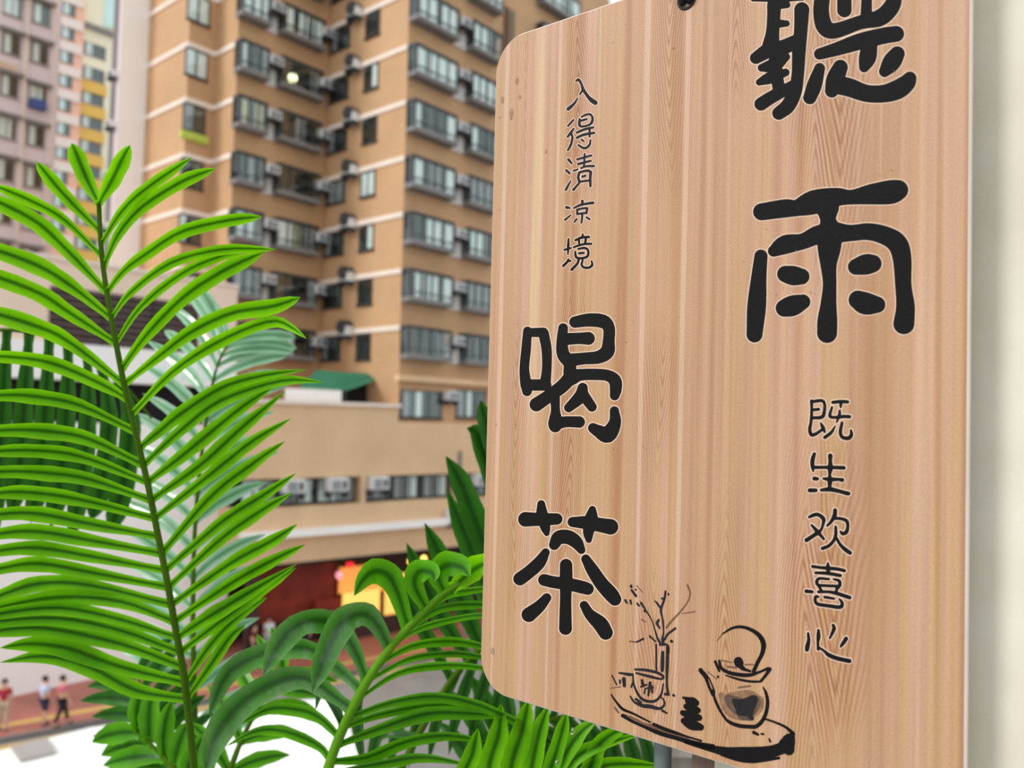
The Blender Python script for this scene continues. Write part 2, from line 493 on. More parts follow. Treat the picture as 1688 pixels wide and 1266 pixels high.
nEL = -EL
c530 = plan(531, Cn, nEL)
c380 = plan(381, c530, ER)
c345 = plan(346, c380, nEL)
c300 = plan(300, c345, ER)
c240 = plan(228, c300, nEL)
c818 = plan(818, Cn, ER, 200)
TOPK = 9
ztop = bz(TOPK) + 3.0
tower = root('apartment_tower', (Cn.x, Cn.y, 0), 'tall tan tiled apartment tower with dark bay windows and white floor bands', 'building')
F_right = Face(Cn, ER)
F_mid = Face(c530, nEL)
F_bay = Face(c380, ER)
F_n1 = Face(c345, nEL)
F_n2 = Face(c300, ER)
F_n3 = Face(c240, nEL)
wing0 = c818 + EL * 1.6 + ER * 0.2
F_wing = Face(wing0, ER)
wing1 = wing0 + ER * 14
back = [c818 + EL * 1.6, wing0, wing1, wing1 + EL * 12, c240 + EL * 4]
pts = [(p.x - Cn.x, p.y - Cn.y) for p in (c240, c300, c345, c380, c530, Cn, c818, *back)]
ob('wall', MB().prism(pts, 10.55, ztop).mesh('tower_wall', 'tan'), tower).location = (0, 0, 0)


def curtain_mesh(w, h, mat):
    mb = MB(); n = max(6, int(w / 0.07))
    for i in range(n):
        x0, x1 = -w / 2 + w * i / n, -w / 2 + w * (i + 1) / n
        y0, y1 = 0.05 * (i % 2), 0.05 * ((i + 1) % 2)
        mb.quad((x0, y0, 0), (x1, y1, 0), (x1, y1, h), (x0, y0, h))
    return mb.mesh('curtain', mat)


_cur = {}


def curtain(w, h, mat):
    key = (round(w, 2), round(h, 2), mat)
    if key not in _cur:
        _cur[key] = curtain_mesh(w, h, mat)
    return _cur[key]


_bay = {}


def bay_meshes(w, n, h=1.70, d=0.65):
    key = (round(w, 2), n, round(h, 2))
    if key not in _bay:
        fr = MB()
        fr.box(0, w, -d, 0, h - 0.16, h)
        fr.box(0, 0.08, -d, -d + 0.08, 0.24, h - 0.16); fr.box(w - 0.08, w, -d, -d + 0.08, 0.24, h - 0.16)
        fr.box(0, 0.06, -0.06, 0, 0.24, h - 0.16); fr.box(w - 0.06, w, -0.06, 0, 0.24, h - 0.16)
        for i in range(1, n):
            x = w * i / n; fr.box(x - 0.035, x + 0.035, -d, -d + 0.06, 0.24, h - 0.16)
        fr.box(0.08, w - 0.08, -d, -d + 0.05, 0.50, 0.55)
        tr = MB().box(-0.04, w + 0.04, -d - 0.06, 0, 0.0, 0.10); tr.box(-0.02, w + 0.02, -d - 0.03, 0, 0.10, 0.24)
        pw = w / n
        pane = MB().box(0.03, pw - 0.03, -d + 0.02, -d + 0.035, 0.24, h - 0.16)
        side = MB().box(0.02, 0.035, -d + 0.07, -0.05, 0.24, h - 0.16)
        inn = MB().box(0.06, w - 0.06, -0.04, -0.01, 0.24, h - 0.16)
        _bay[key] = (fr.mesh('bay_frame', 'frame'), tr.mesh('bay_tray', 'tray'), pane.mesh('bay_pane', 'glass'),
                     side.mesh('bay_side_pane', 'glass'), inn.mesh('bay_interior', 'interior'))
    return _bay[key]


def bay(rt, face, s, z, w, n, look, h=1.70):
    fr, tr, pane, side, inn = bay_meshes(w, n, h)
    b = ob('bay_window', fr, rt, face.M(s, z))
    ob('sill_tray', tr, b); ob('interior', inn, b); ob('side_pane', side, b)
    q = ob('side_pane', side, b); q.location.x = w - 0.055
    for i in range(n):
        p = ob('pane', pane, b); p.location.x = w / n * i
    ch = h - 0.44
    for (a, c, mat) in look:            # curtains as fractions of the width
        cw = (c - a) * (w - 0.2)
        q = ob('curtain', curtain(cw, ch, mat), b); q.location = (0.1 + (a + c) / 2 * (w - 0.2), -0.59, 0.26)
    return b


ac_shell = MB().box(-0.40, 0.40, -0.42, 0, 0, 0.50).box(-0.36, 0.36, -0.44, -0.42, 0.04, 0.46).mesh('ac_shell', 'ac')
gm = MB()
for i in range(6):
    gm.box(-0.30, 0.10, -0.46, -0.44, 0.09 + i * 0.06, 0.115 + i * 0.06)
gm.box(0.16, 0.31, -0.46, -0.44, 0.10, 0.40)
ac_grille = gm.mesh('ac_grille', 'grille')
ac_brk = MB().box(-0.42, 0.42, -0.5, 0, -0.06, 0).box(-0.38, -0.33, -0.45, 0, -0.25, -0.06).box(0.33, 0.38, -0.45, 0, -0.25, -0.06).mesh('ac_bracket', 'grille')


def ac(rt, face, s, z, off=0.0, sc_=1.0):
    a = ob('air_conditioner', ac_shell, rt, face.M(s, z, off) @ Matrix.Diagonal((sc_, sc_, sc_, 1)))
    ob('grille', ac_grille, a); ob('bracket', ac_brk, a)
    return a


_fw = {}


def flat_window(rt, face, s, z, w, h, look=(), n=2, hood=False, fmat='frame', gmat='glass', part='window', sill=True, inmat='interior'):
    key = (round(w, 2), round(h, 2), n, fmat, gmat, hood, inmat)
    if key not in _fw:
        fr = MB(); t = 0.06
        fr.box(-w / 2, w / 2, -0.07, 0, 0, t).box(-w / 2, w / 2, -0.07, 0, h - t, h)
        fr.box(-w / 2, -w / 2 + t, -0.07, 0, t, h - t).box(w / 2 - t, w / 2, -0.07, 0, t, h - t)
        for i in range(1, n):
            x = -w / 2 + w * i / n; fr.box(x - 0.025, x + 0.025, -0.07, 0, t, h - t)
        if sill:
            fr.box(-w / 2 - 0.06, w / 2 + 0.06, -0.14, 0, -0.08, 0)
        if hood:
            fr.box(-w / 2 - 0.25, w / 2 + 0.25, -0.5, 0, h + 0.05, h + 0.22)
        pw = (w - 0.12) / n
        pane = MB().box(0, pw, -0.045, -0.035, 0.06, h - 0.06)
        inn = MB().box(-w / 2 + 0.05, w / 2 - 0.05, -0.02, -0.005, 0.05, h - 0.05)
        _fw[key] = (fr.mesh('window_frame', fmat), pane.mesh('window_pane', gmat), inn.mesh('window_inner', inmat))
    fr, pane, inn = _fw[key]
    o = ob(part, fr, rt, face.M(s, z)); ob('interior', inn, o)
    for i in range(n):
        p = ob('pane', pane, o); p.location.x = -w / 2 + 0.06 + (w - 0.12) / n * i
    for (a, c, mat) in look:
        cw = (c - a) * (w - 0.12)
        q = ob('curtain', curtain(cw, h - 0.14, mat), o); q.location = (-w / 2 + 0.06 + (a + c) / 2 * (w - 0.12), -0.03, 0.07)
        q.scale.y = 0.1
    return o


# positions along each wall, read once from the photograph
sR = [F_right.hit(u, 120)[0] for u in (672, 742, 754, 766, 814)]
sB = [F_bay.hit(u, 160)[0] for u in (384, 432, 443, 453, 522, 531)]
sM = [F_mid.hit(u, 200)[0] for u in (543, 573, 586, 599, 622, 664)]
sN2 = [F_n2.hit(u, 40)[0] for u in (307, 344)]
LEN = {'mid': (Cn - c530).xy.length, 'n1': (c380 - c345).xy.length, 'n2': (c345 - c300).xy.length, 'n3': (c300 - c240).xy.length}
W_, G_, K_ = 'curtain', 'curtain_grey', 'curtain_cream'
right_looks = {9: ([(0, 1, W_)], [(0, .6, W_)]), 8: ([(0, .5, W_), (.6, 1, W_)], [(0, 1, W_)]), 7: ([(.05, .45, W_), (.6, .95, W_)], [(0, .6, W_)]),
               6: ([(0, .3, W_), (.35, 1, W_)], [(0, .45, W_), (.5, 1, W_)]), 5: ([(0, .12, W_), (.8, 1, W_)], [(.0, .3, W_), (.8, 1, G_)]),
               4: ([(0, .25, W_), (.4, .65, G_), (.75, 1, W_)], [(0, 1, G_)]), 3: ([(.35, .7, W_), (.75, 1, W_)], [(.05, .6, W_)]),
               2: ([(.1, .3, W_), (.4, .65, W_), (.75, 1, W_)], [(0, 1, G_)]), 1: ([(.7, .85, G_)], [(.2, .35, G_)])}
bay_looks = {9: ([(0, 1, W_)], [(0, .6, W_)]), 8: ([(0, 1, W_)], [(0, .6, W_)]), 7: ([(0, .3, W_), (.4, .9, W_)], [(.05, .25, W_), (.35, .6, W_), (.7, .95, W_)]),
             6: ([(0, .15, W_), (.8, 1, G_)], [(.7, .9, G_)]), 5: ([(.05, .4, K_), (.55, .9, K_)], [(.35, .6, G_)]),
             4: ([(.3, .6, G_)], []), 3: ([(0, .4, W_), (.45, .8, W_)], [(0, .35, W_), (.4, .6, K_), (.65, .9, G_)]),
             2: ([(0, .4, G_), (.5, .8, G_)], [(.8, 1, G_)]), 1: ([(.3, .5, G_)], [(.3, .5, W_)])}
for k in range(1, TOPK + 1):
    z = bz(k)
    # white bands on the plain faces
    for f, L in ((F_mid, LEN['mid']), (F_n1, LEN['n1']), (F_n2, LEN['n2']), (F_n3, LEN['n3'])):
        ob('floor_band', MB().box(0, L, -0.07, 0, -0.26, 0.0).mesh('floor_band', 'band'), tower, f.M(0, z))
    zb = z - 1.72
    lk = right_looks[k]
    bay(tower, F_right, sR[0], zb, sR[1] - sR[0], 4, lk[0])
    bay(tower, F_right, sR[3], zb, sR[4] - sR[3], 4, lk[1])
    ac(tower, F_right, sR[2], zb + 0.95, -0.30)
    ob('infill_panel', MB().box(sR[1] + 0.05, sR[3] - 0.05, -0.12, 0, 0.0, 0.85).mesh('infill_panel', 'infill'), tower, F_right.M(0, zb))
    lk = bay_looks[k]
    bay(tower, F_bay, sB[0], zb, sB[1] - sB[0], 3, lk[0])
    bay(tower, F_bay, sB[3], zb, sB[4] - sB[3], 4, lk[1])
    ac(tower, F_bay, sB[2], zb + 0.95, -0.30)
    ac(tower, F_bay, (sB[4] + sB[5]) / 2 + 0.1, zb + 0.85, -0.25)
    ob('infill_panel', MB().box(sB[1] + 0.05, sB[3] - 0.05, -0.12, 0, 0.0, 0.85).mesh('infill_panel', 'infill'), tower, F_bay.M(0, zb))
    flat_window(tower, F_mid, (sM[0] + sM[1]) / 2, z - 1.62, sM[1] - sM[0], 1.3, [(.0, .3, G_)] if k % 2 else [(.1, .9, G_)] if k == 4 else [])
    flat_window(tower, F_mid, (sM[3] + sM[4]) / 2, z - 1.66, sM[4] - sM[3], 1.36, [(.6, 1, W_)] if k in (3, 6) else [(0, 1, W_)] if k == 4 else [])
    ac(tower, F_mid, sM[2], z - 0.35, -0.10)
    ob('ac_dark_drum', MB().tube([F_mid.e * 0 + Vector((0, -0.62, 0.62)), Vector((0, 0, 0.62))], 0.36, 12).mesh('ac_dark_drum', 'frame'), tower, F_mid.M(sM[2], z - 0.5))  # dark round drum above the air conditioner
    flat_window(tower, F_n2, (sN2[0] + sN2[1]) / 2, z - 1.75, sN2[1] - sN2[0], 1.45, {7: [(0, .45, W_), (.55, 1, W_)], 6: [(0, .45, W_), (.5, 1, W_)], 5: [(0, .5, G_)]}.get(k, [(0, .3, W_)] if k == 3 else []))
    if k == 5:
        ob('window_ledge', MB().box(-0.75, 0.75, -0.25, 0, -0.5, -0.1).mesh('window_ledge', 'lime'), tower, F_n2.M((sN2[0] + sN2[1]) / 2, z - 1.75))
# wing seen over the top of the sign
sW = [F_wing.hit(u, 20)[0] for u in (836, 872, 884, 945, 965, 1010)]
for k in range(5, TOPK + 1):
    zb = bz(k) - 1.72 + 0.75
    bay(tower, F_wing, sW[2], zb, sW[3] - sW[2], 4, [(0, .6, W_), (.7, 1, W_)])
    bay(tower, F_wing, sW[4], zb, sW[3] - sW[2], 4, [(0, 1, W_)])
for i in range(5):
    x = sW[0] - 0.3 + i * 0.22
    ob('drain_pipe', MB().tube([(x, -0.12, 0), (x, -0.12, 26)], 0.045, 8).mesh('drain_pipe', 'dark_brown' if i < 2 else 'tray'), tower, F_wing.M(0, 11))
# lit ceiling lamp inside one flat
sl, zl = F_bay.hit(477, 131)
ob('ceiling_lamp', MB().lathe([(0.0, -0.24), (0.16, -0.18), (0.24, 0), (0.16, 0.18), (0, 0.24)], 16).mesh('ceiling_lamp', 'lamp_white', True), tower, F_bay.M(sl, zl, -0.30))
# flush windows of the lowest tower storey
for (ua, ub) in ((660, 728), (752, 800)):
    s0, zt = F_right.hit(ua, 642); s1, _ = F_right.hit(ub, 642); zbm = F_right.hit(ua, 688)[1]
    flat_window(tower, F_right, (s0 + s1) / 2, zbm, s1 - s0, zt - zbm, [(.05, .2, G_), (.3, .5, W_)], n=3)
ac(tower, F_right, F_right.hit(738, 655)[0], F_right.hit(738, 660)[1], -0.02)
ob('floor_ledge', MB().box(-0.3, 8, -0.35, 0, -0.18, 0.12).mesh('floor_ledge', 'podium_tan'), tower, F_right.M(0, F_right.hit(660, 622)[1]))

# ================================================================== PODIUM WITH SHOPS
podium = root('shop_podium', (Pq.x, Pq.y, 0), 'tan podium block with ribbon windows, white ledge and shops beneath', 'building')
sL = FP.hit(396, 800)[0]; sS = FP.hit(656, 700)[0]; sE = FP.hit(1050, 800)[0]
z_cop = FP.hit(560, 668)[1]; z_low = FP.hit(720, 697)[1]
z_wt = FP.hit(600, 785)[1]; z_wb = FP.hit(600, 829)[1]
z_le = FP.hit(600, 869)[1]; z_so = FP.hit(600, 916)[1]
body = MB()
body.box(sL, sS, 0, 5.0, z_wt, z_cop); body.box(sS, sE, 0, 5.0, z_wt, z_low)
body.box(sL, sE, 0, 5.0, z_so, z_wb)
ob('wall', body.mesh('podium_wall', 'podium_tan'), podium, FP.M())
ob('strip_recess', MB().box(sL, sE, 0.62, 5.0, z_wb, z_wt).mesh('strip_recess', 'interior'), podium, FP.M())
ob('coping', MB().box(sL, sS + 0.1, -0.15, 0.5, -0.02, 0.16).mesh('coping', 'band'), podium, FP.M(0, z_cop))
ob('ledge', MB().box(sL, FP.hit(775, 850)[0], -0.55, 0.0, -0.14, 0.16).mesh('ledge', 'white_wall'), podium, FP.M(0, z_le))
hw = z_wt - z_wb
for (ua, ub) in ((405, 464), (466, 529), (531, 594), (605, 652), (654, 701), (703, 750), (764, 830)):
    s0, s1 = FP.hit(ua, 810)[0], FP.hit(ub, 810)[0]
    Fr = Face(Vector((*FP.P(0, 0.58), 0)), EP)
    flat_window(podium, Fr, (s0 + s1) / 2, z_wb + 0.05, s1 - s0, hw - 0.1, random.choice([[(.1, .4, G_), (.6, .9, W_)], [(0, .5, W_), (.55, 1, G_)], [(.2, .8, G_)]]), n=3, sill=False)
s0, s1 = FP.hit(595, 810)[0], FP.hit(603, 810)[0]
ob('pillar', MB().box(s0, s1, 0, 0.6, 0, hw).mesh('pillar', 'podium_tan'), podium, FP.M(0, z_wb))
s0, s1 = FP.hit(752, 810)[0], FP.hit(762, 810)[0]
ob('pillar', MB().box(s0, s1, 0, 0.6, 0, hw).mesh('pillar', 'podium_tan'), podium, FP.M(0, z_wb))
for (u, v) in ((480, 812), (552, 809), (620, 806), (790, 800)):
    s, z = FP.hit(u, v); ac(podium, FP, s, z, 0.12, 1.25)
s, z = FP.hit(744, 858); ac(podium, FP, s, z, -0.1, 1.25)
pp = FP.hit(756, 800)[0]
ob('drain_pipe', MB().tube([(pp, -0.1, z_le), (pp, -0.1, z_wt + 1.2)], 0.09, 8).mesh('drain_pipe', 'tray'), podium, FP.M())
# shop recess
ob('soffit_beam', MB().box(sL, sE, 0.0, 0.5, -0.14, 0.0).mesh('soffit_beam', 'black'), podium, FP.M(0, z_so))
ob('shop_back_wall', MB().box(sL, sE, 4.0, 4.4, 0.1, z_so).mesh('shop_back_wall', 'dark_brown'), podium, FP.M())
for u in (420, 716, 830):
    s = FP.hit(u, 1000)[0]
    ob('shop_pillar', MB().box(s - 0.25, s + 0.25, 0.1, 0.6, 0.1, z_so).mesh('shop_pillar', 'dark_brown'), podium, FP.M())


def shop_panel(name, ua, va, ub, vb, mat, off, label=None, cat=None):
    f = Face(Vector((*FP.P(0, off), 0)), EP)
    s0, z1 = f.hit(ua, va); s1, z0 = f.hit(ub, vb)
    mb = MB().box(s0, s1, -0.06, 0, z0, z1); mb.box(s0 - 0.05, s0, -0.09, 0, z0 - 0.05, z1 + 0.05); mb.box(s1, s1 + 0.05, -0.09, 0, z0 - 0.05, z1 + 0.05)
    o = ob(name, mb.mesh(name, mat), podium, f.M())
    return o


shop_panel('shop_panel', 425, 935, 548, 1012, 'red_wall', 1.6)
shop_panel('shop_panel', 520, 990, 560, 1035, 'red_wall', 1.2)
shop_panel('shop_panel', 440, 1012, 560, 1050, 'dark_brown', 1.8)
shop_panel('menu_board', 566, 978, 622, 1022, 'sign_yellow', 1.0)
shop_panel('menu_board', 560, 936, 600, 972, 'sign_orange', 1.4)
shop_panel('menu_board', 636, 948, 668, 1010, 'sign_yellow', 1.4)
shop_panel('menu_board', 676, 950, 700, 1010, 'sign_orange', 1.3)
shop_panel('menu_board', 604, 940, 630, 972, 'sign_orange', 1.8)
shop_panel('menu_board', 548, 990, 562, 1030, 'sign_orange', 1.9)
shop_panel('shop_counter', 560, 1026, 700, 1046, 'dark_brown', 0.9)


def lantern(u, v, off, r, mat, label, squash=1.0):
    f = Face(Vector((*FP.P(0, off), 0)), EP); s, z = f.hit(u, v)
    p = f.M(s, z).translation
    rt = root('hanging_lantern', tuple(p), label, 'lamp', 'lit lanterns and lamps under the podium')
    prof = [(0.02, -r * squash)] + [(r * math.cos(a), r * squash * math.sin(a)) for a in [(-70 + 20 * i) * math.pi / 180 for i in range(8)]] + [(0.02, r * squash)]
    ob('shade', MB().lathe(prof, 14).mesh('lantern_shade', mat, True), rt)
    ob('cap', MB().lathe([(0, r * squash + 0.05), (r * 0.4, r * squash + 0.04), (r * 0.4, r * squash - 0.05), (0, r * squash - 0.05)], 12).mesh('lantern_cap', 'dark_brown'), rt)
    ob('wire', MB().tube([(0, 0, r * squash), (0, 0, max(0.2, z_so - z))], 0.012, 6).mesh('lantern_wire', 'black'), rt)


lantern(577, 931, 0.65, 0.20, 'lamp_red', 'small red glowing lantern under the podium soffit', 0.75)
lantern(559, 948, 0.65, 0.17, 'lamp_pink', 'pink glowing lantern left of the yellow menu board', 1.25)
lantern(677, 925, 0.65, 0.15, 'lamp_yellow', 'left one of two round yellow lamps beside the sign', 1.2)
lantern(700, 921, 0.65, 0.19, 'lamp_yellow', 'right one of two round yellow lamps beside the sign', 1.0)
lantern(624, 932, 1.2, 0.18, 'sign_orange', 'dim orange lamp between the red lantern and yellow lamps', 0.9)

# canopy on the podium roof
cz = Face(Vector((*FP.P(0, 0.9), 0)), EP)
s0, zf = cz.hit(494, 640); s1, _ = cz.hit(572, 637)
rt = root('roof_canopy', tuple(cz.M(s0, z_cop).translation), 'green metal lean-to canopy with white panel on the podium roof', 'canopy')
cb = Face(Vector((*FP.P(0, 2.7), 0)), EP)
b0, zk = cb.hit(522, 612); b1, _ = cb.hit(643, 610)
zf2 = zf
a_ = Vector((*cz.P(s0), zf2)); b_ = Vector((*cz.P(s1), zf2)); c_ = Vector((*cb.P(b1), zk)); d_ = Vector((*cb.P(b0), zk))
off = Vector(rt['_loc']); mb = MB()
for i in range(12):
    t0, t1 = i / 12, (i + 1) / 12
    p, q, r_, s_ = a_.lerp(b_, t0) - off, a_.lerp(b_, t1) - off, d_.lerp(c_, t1) - off, d_.lerp(c_, t0) - off
    up = Vector((0, 0, 0.05))
    mb.quad(p, q, r_, s_); mb.quad(p + up, q + up, r_ + up, s_ + up); mb.quad(p, q, q + up, p + up)
    m1, m2 = p.lerp(q, 0.06), s_.lerp(r_, 0.06)
    mb.quad(p + up, m1 + up * 2, m2 + up * 2, s_ + up); mb.quad(q - off + off, r_, r_ + up, q + up)
ob('roof_sheet', mb.mesh('canopy_roof', 'green_roof'), rt)
sw0, sw1 = cz.hit(470, 655)[0], cz.hit(563, 655)[0]
ob('panel', MB().box(sw0, sw1, 0, 0.06, z_cop - 0.05, zf - 0.02).mesh('canopy_panel', 'white_wall'), rt, cz.M())
sd0, sd1 = cb.hit(540, 650)[0], cb.hit(638, 650)[0]
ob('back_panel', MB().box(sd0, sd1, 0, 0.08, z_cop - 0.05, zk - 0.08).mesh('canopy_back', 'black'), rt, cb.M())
for (f_, s_) in ((cz, s1 - 0.05), (cb, b1 - 0.3), (cz, s0 + 0.3)):
    ob('post', MB().box(s_ - 0.04, s_ + 0.04, 0.02, 0.1, z_cop - 0.05, zf).mesh('canopy_post', 'frame'), rt, f_.M())

# ================================================================== BEIGE PODIUM AT LEFT
lc = at(391, 500, 38.5); FL = Face(lc, ER)
beige = root('beige_annex', (lc.x, lc.y, 0), 'low beige annex with dark louvre and white band, behind the tall frond', 'building')
x0 = FL.hit(-160, 500)[0]
zt = FL.hit(388, 474)[1]; zw1 = FL.hit(380, 588)[1]; zw0 = FL.hit(380, 640)[1]; zd = FL.hit(380, 700)[1]
mb = MB().box(x0, 0, 0, 3, zw1, zt).box(x0, 0, 0.9, 3, zd, zw0)
ob('wall', mb.mesh('annex_wall', 'beige_pink'), beige, FL.M())
ob('parapet_cap', MB().box(x0, 0.05, -0.08, 0.35, zt, zt + 0.14).mesh('annex_cap', 'band'), beige, FL.M())
ob('white_fascia', MB().box(x0, 0.02, -0.12, 3, zw0, zw1).mesh('annex_fascia', 'white_wall'), beige, FL.M())
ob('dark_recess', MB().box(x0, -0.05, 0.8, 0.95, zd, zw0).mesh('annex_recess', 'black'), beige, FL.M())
ob('lower_wall', MB().box(x0, 0, -0.1, 3, 0.1, zd).mesh('annex_lower', 'white_wall'), beige, FL.M())
s0, l1 = FL.hit(83, 474); s1, _ = FL.hit(328, 500); l0 = FL.hit(328, 583)[1]; l1 = FL.hit(328, 503)[1]
lv = ob('louvre_panel', MB().box(s0, s1, -0.04, 0, l0, l1).mesh('louvre_back', 'louvre'), beige, FL.M())
ns = 8
slat = MB().box(s0, s1, -0.13, -0.04, 0, 0.05).mesh('louvre_slat', 'louvre_slat')
for i in range(ns):
    q = ob('slat', slat, lv); q.location = (0, 0, l0 + (l1 - l0) * (i + 0.5) / ns)
for xx in (0.33, 0.66):
    xm = s0 + (s1 - s0) * xx
    ob('mullion', MB().box(xm - 0.04, xm + 0.04, -0.15, -0.04, l0, l1).mesh('louvre_mullion', 'louvre'), lv)
s0, z1 = FL.hit(255, 600); s1, z0 = FL.hit(362, 632)
for i in range(6):
    xm = s0 + (s1 - s0) * (i + 0.5) / 6
    ob('sign_stroke', MB().box(xm - 0.12, xm + 0.12, -0.16, -0.12, z0 + 0.1, z1 - 0.1).mesh('sign_stroke', 'teal_pale'), beige, FL.M())

# ================================================================== FAR TOWERS AT LEFT
# white tower
wc = at(190, 300, 43.5); FWt = Face(wc, ER)
we = FWt.hit(256, 300)[0]
white = root('white_tower', (wc.x, wc.y, 0), 'blank white tower wall with grey pipe-lined side, left of the tan tower', 'building')
p = [wc, wc + ER * we, wc + ER * we + EL * 0.9, wc + EL * 0.9]
ob('wall', MB().prism([(q.x - wc.x, q.y - wc.y) for q in p], 0, 36).mesh('white_tower_wall', 'white_wall'), white)
FWs = Face(wc + EL * 0.9, nEL)
ob('side_wall', MB().box(0, 0.9, -0.03, 0, 0, 36).mesh('white_tower_side', 'pink'), white, FWs.M())
for x in (0.25, 0.5):
    ob('drain_pipe', MB().tube([(x, -0.12, 8), (x, -0.12, 36)], 0.06, 8).mesh('drain_pipe', 'far_frame'), white, FWs.M())
for z in (18.2, 21.0, 23.8, 26.6, 29.4):
    ac(white, FWs, 0.4, z, -0.03, 0.7)
# pink tower
pc = at(96, 150, 57.0); FK = Face(pc, ER)
pink = root('pink_tower', (pc.x, pc.y, 0), 'lavender pink housing tower with hooded windows at far left', 'building')
pl = FK.hit(-60, 150)[0]
pe = [pc + ER * pl, pc, pc + EL * 10, pc + ER * pl + EL * 10]
ob('wall', MB().prism([(q.x - pc.x, q.y - pc.y) for q in pe], 0, 52).mesh('pink_wall', 'pink'), pink)
for col, (u, vs) in enumerate(((14, (8, 73, 143, 213, 283, 353, 420)), (62, (22, 88, 160, 226, 295, 365, 430)))):
    s = FK.hit(u, 150)[0]
    for i, v in enumerate(vs):
        z = FK.hit(u, v + 16)[1]
        flat_window(pink, FK, s, z, 1.15, 1.45, [(.1, .5, W_)] if (i + col) % 3 else [(0, .8, W_)], n=2, hood=True, fmat='far_frame')
for u in (36, 40, 84):
    s = FK.hit(u, 150)[0]
    ob('drain_pipe', MB().tube([(s, -0.15, 8), (s, -0.15, 50)], 0.07, 8).mesh('drain_pipe', 'band'), pink, FK.M())
s, z = FK.hit(60, 172)
ob('window_basket', MB().box(-0.5, 0.5, -0.5, 0, -0.4, 0.25).mesh('window_basket', plain('blue_cloth', (78, 96, 150), 0.8)), pink, FK.M(s, z))
s, z = FK.hit(8, 112)
ob('laundry_panel', MB().box(-0.7, 0.7, -0.3, 0, -0.3, 0.3).mesh('laundry_panel', plain('tan_panel', (214, 186, 160), 0.8)), pink, FK.M(s, z))
# orange tower
oc = at(134, 150, 96.0); FO = Face(oc, ER)
orange = root('orange_tower', (oc.x, oc.y, 0), 'slim salmon orange tower with small windows beside the pink tower', 'building')
ol = FO.hit(80, 150)[0]
oe = [oc + ER * ol, oc, oc + EL * 8, oc + ER * ol + EL * 8]
ob('wall', MB().prism([(q.x - oc.x, q.y - oc.y) for q in oe], 0, 72).mesh('orange_wall', 'orange'), orange)
sw = FO.hit(107, 150)[0]
for i in range(11):
    v = -28 + 40 * i
    z = FO.hit(107, v)[1]
    flat_window(orange, FO, sw, z - 0.8, 1.5, 1.5, [(.1, .6, W_)], n=2, fmat='far_frame')
    ob('balcony_panel', MB().box(-1.6, 1.6, -0.3, 0, -0.55, 0.55).mesh('balcony_panel', 'orange_pale'), orange, FO.M(sw, z - 1.75))
# cream tower
yc = at(188, 150, 100.0); FY = Face(yc, ER)
cream = root('cream_tower', (yc.x, yc.y, 0), 'cream tower with ochre panels under its windows, left of the white tower', 'building')
yl = FY.hit(126, 150)[0]
ye = [yc + ER * yl, yc, yc + EL * 8, yc + ER * yl + EL * 8]
ob('wall', MB().prism([(q.x - yc.x, q.y - yc.y) for q in ye], 0, 76).mesh('cream_wall', 'cream'), cream)
sw = FY.hit(153, 150)[0]
for i in range(9):
    v = 85 + 40 * i
    z = FY.hit(153, v)[1]
    flat_window(cream, FY, sw, z - 0.6, 2.6, 1.6, [(.1, .4, W_)], n=3, fmat='far_frame')
    if i > 0:
        ob('balcony_panel', MB().box(-1.5, 1.5, -0.3, 0, -0.7, 0.7).mesh('balcony_panel', 'ochre'), cream, FY.M(sw, z - 1.5))
s0, z1 = FY.hit(172, 2); s1, z0 = FY.hit(186, 48)
ob('aqua_panel', MB().box(s0, s1, -0.2, 0, z0, z1 + 6).mesh('aqua_panel', 'teal_pale'), cream, FY.M())
s0, z1 = FY.hit(137, 40)
ob('roof_line', MB().box(s0, 0, -0.5, 0, -0.3, 0.3).mesh('roof_line', 'far_frame'), cream, FY.M(0, z1))

# ================================================================== WHITE CANOPY BELOW
zc = 5.6
q = [on_z(-120, 1268, zc), on_z(150, 1199, zc), on_z(470, 1156, zc), on_z(562, 1150, zc), on_z(640, 1420, zc), on_z(-120, 1420, zc)]
rt = root('white_canopy', (q[2].x, q[2].y, zc), 'white flat canopy roof below the fronds at the bottom left', 'canopy')
ob('roof_slab', MB().prism([(p.x - q[2].x, p.y - q[2].y) for p in q], -0.3, 0).mesh('canopy_slab', 'canopy_white'), rt)
h = [on_z(18, 1236, zc), on_z(78, 1222, zc), on_z(92, 1244, zc), on_z(34, 1258, zc)]
ob('hatch', MB().prism([(p.x - q[2].x, p.y - q[2].y) for p in h], 0.0, 0.06).mesh('canopy_hatch', 'hatch'), rt)
for u in (60, 330, 520):
    p = on_z(u, 1240, zc) - q[2]
    ob('column', MB().box(p.x - 0.12, p.x + 0.12, p.y - 0.12, p.y + 0.12, -zc, -0.3).mesh('canopy_column', 'canopy_white'), rt)


# ================================================================== PEOPLE
def skin_obj(name, verts, edges, radii, mat, parent, sub=2):
    me = bpy.data.meshes.new(name); me.from_pydata(verts, edges, []); me.update()
    me.materials.append(mat if not isinstance(mat, str) else MT[mat])
    o = ob(name, me, parent)
    sk = o.modifiers.new('skin', 'SKIN'); sk.use_smooth_shade = True
    layer = me.skin_vertices[0] if me.skin_vertices else None
    if layer is None:
        bm = bmesh.new(); bm.from_mesh(me); bm.verts.layers.skin.verify(); bm.to_mesh(me); bm.free(); layer = me.skin_vertices[0]
    for i, r in enumerate(radii):
        layer.data[i].radius = (r, r)
        layer.data[i].use_root = (i == 0)
    ss = o.modifiers.new('sub', 'SUBSURF'); ss.levels = 1; ss.render_levels = sub
    return o


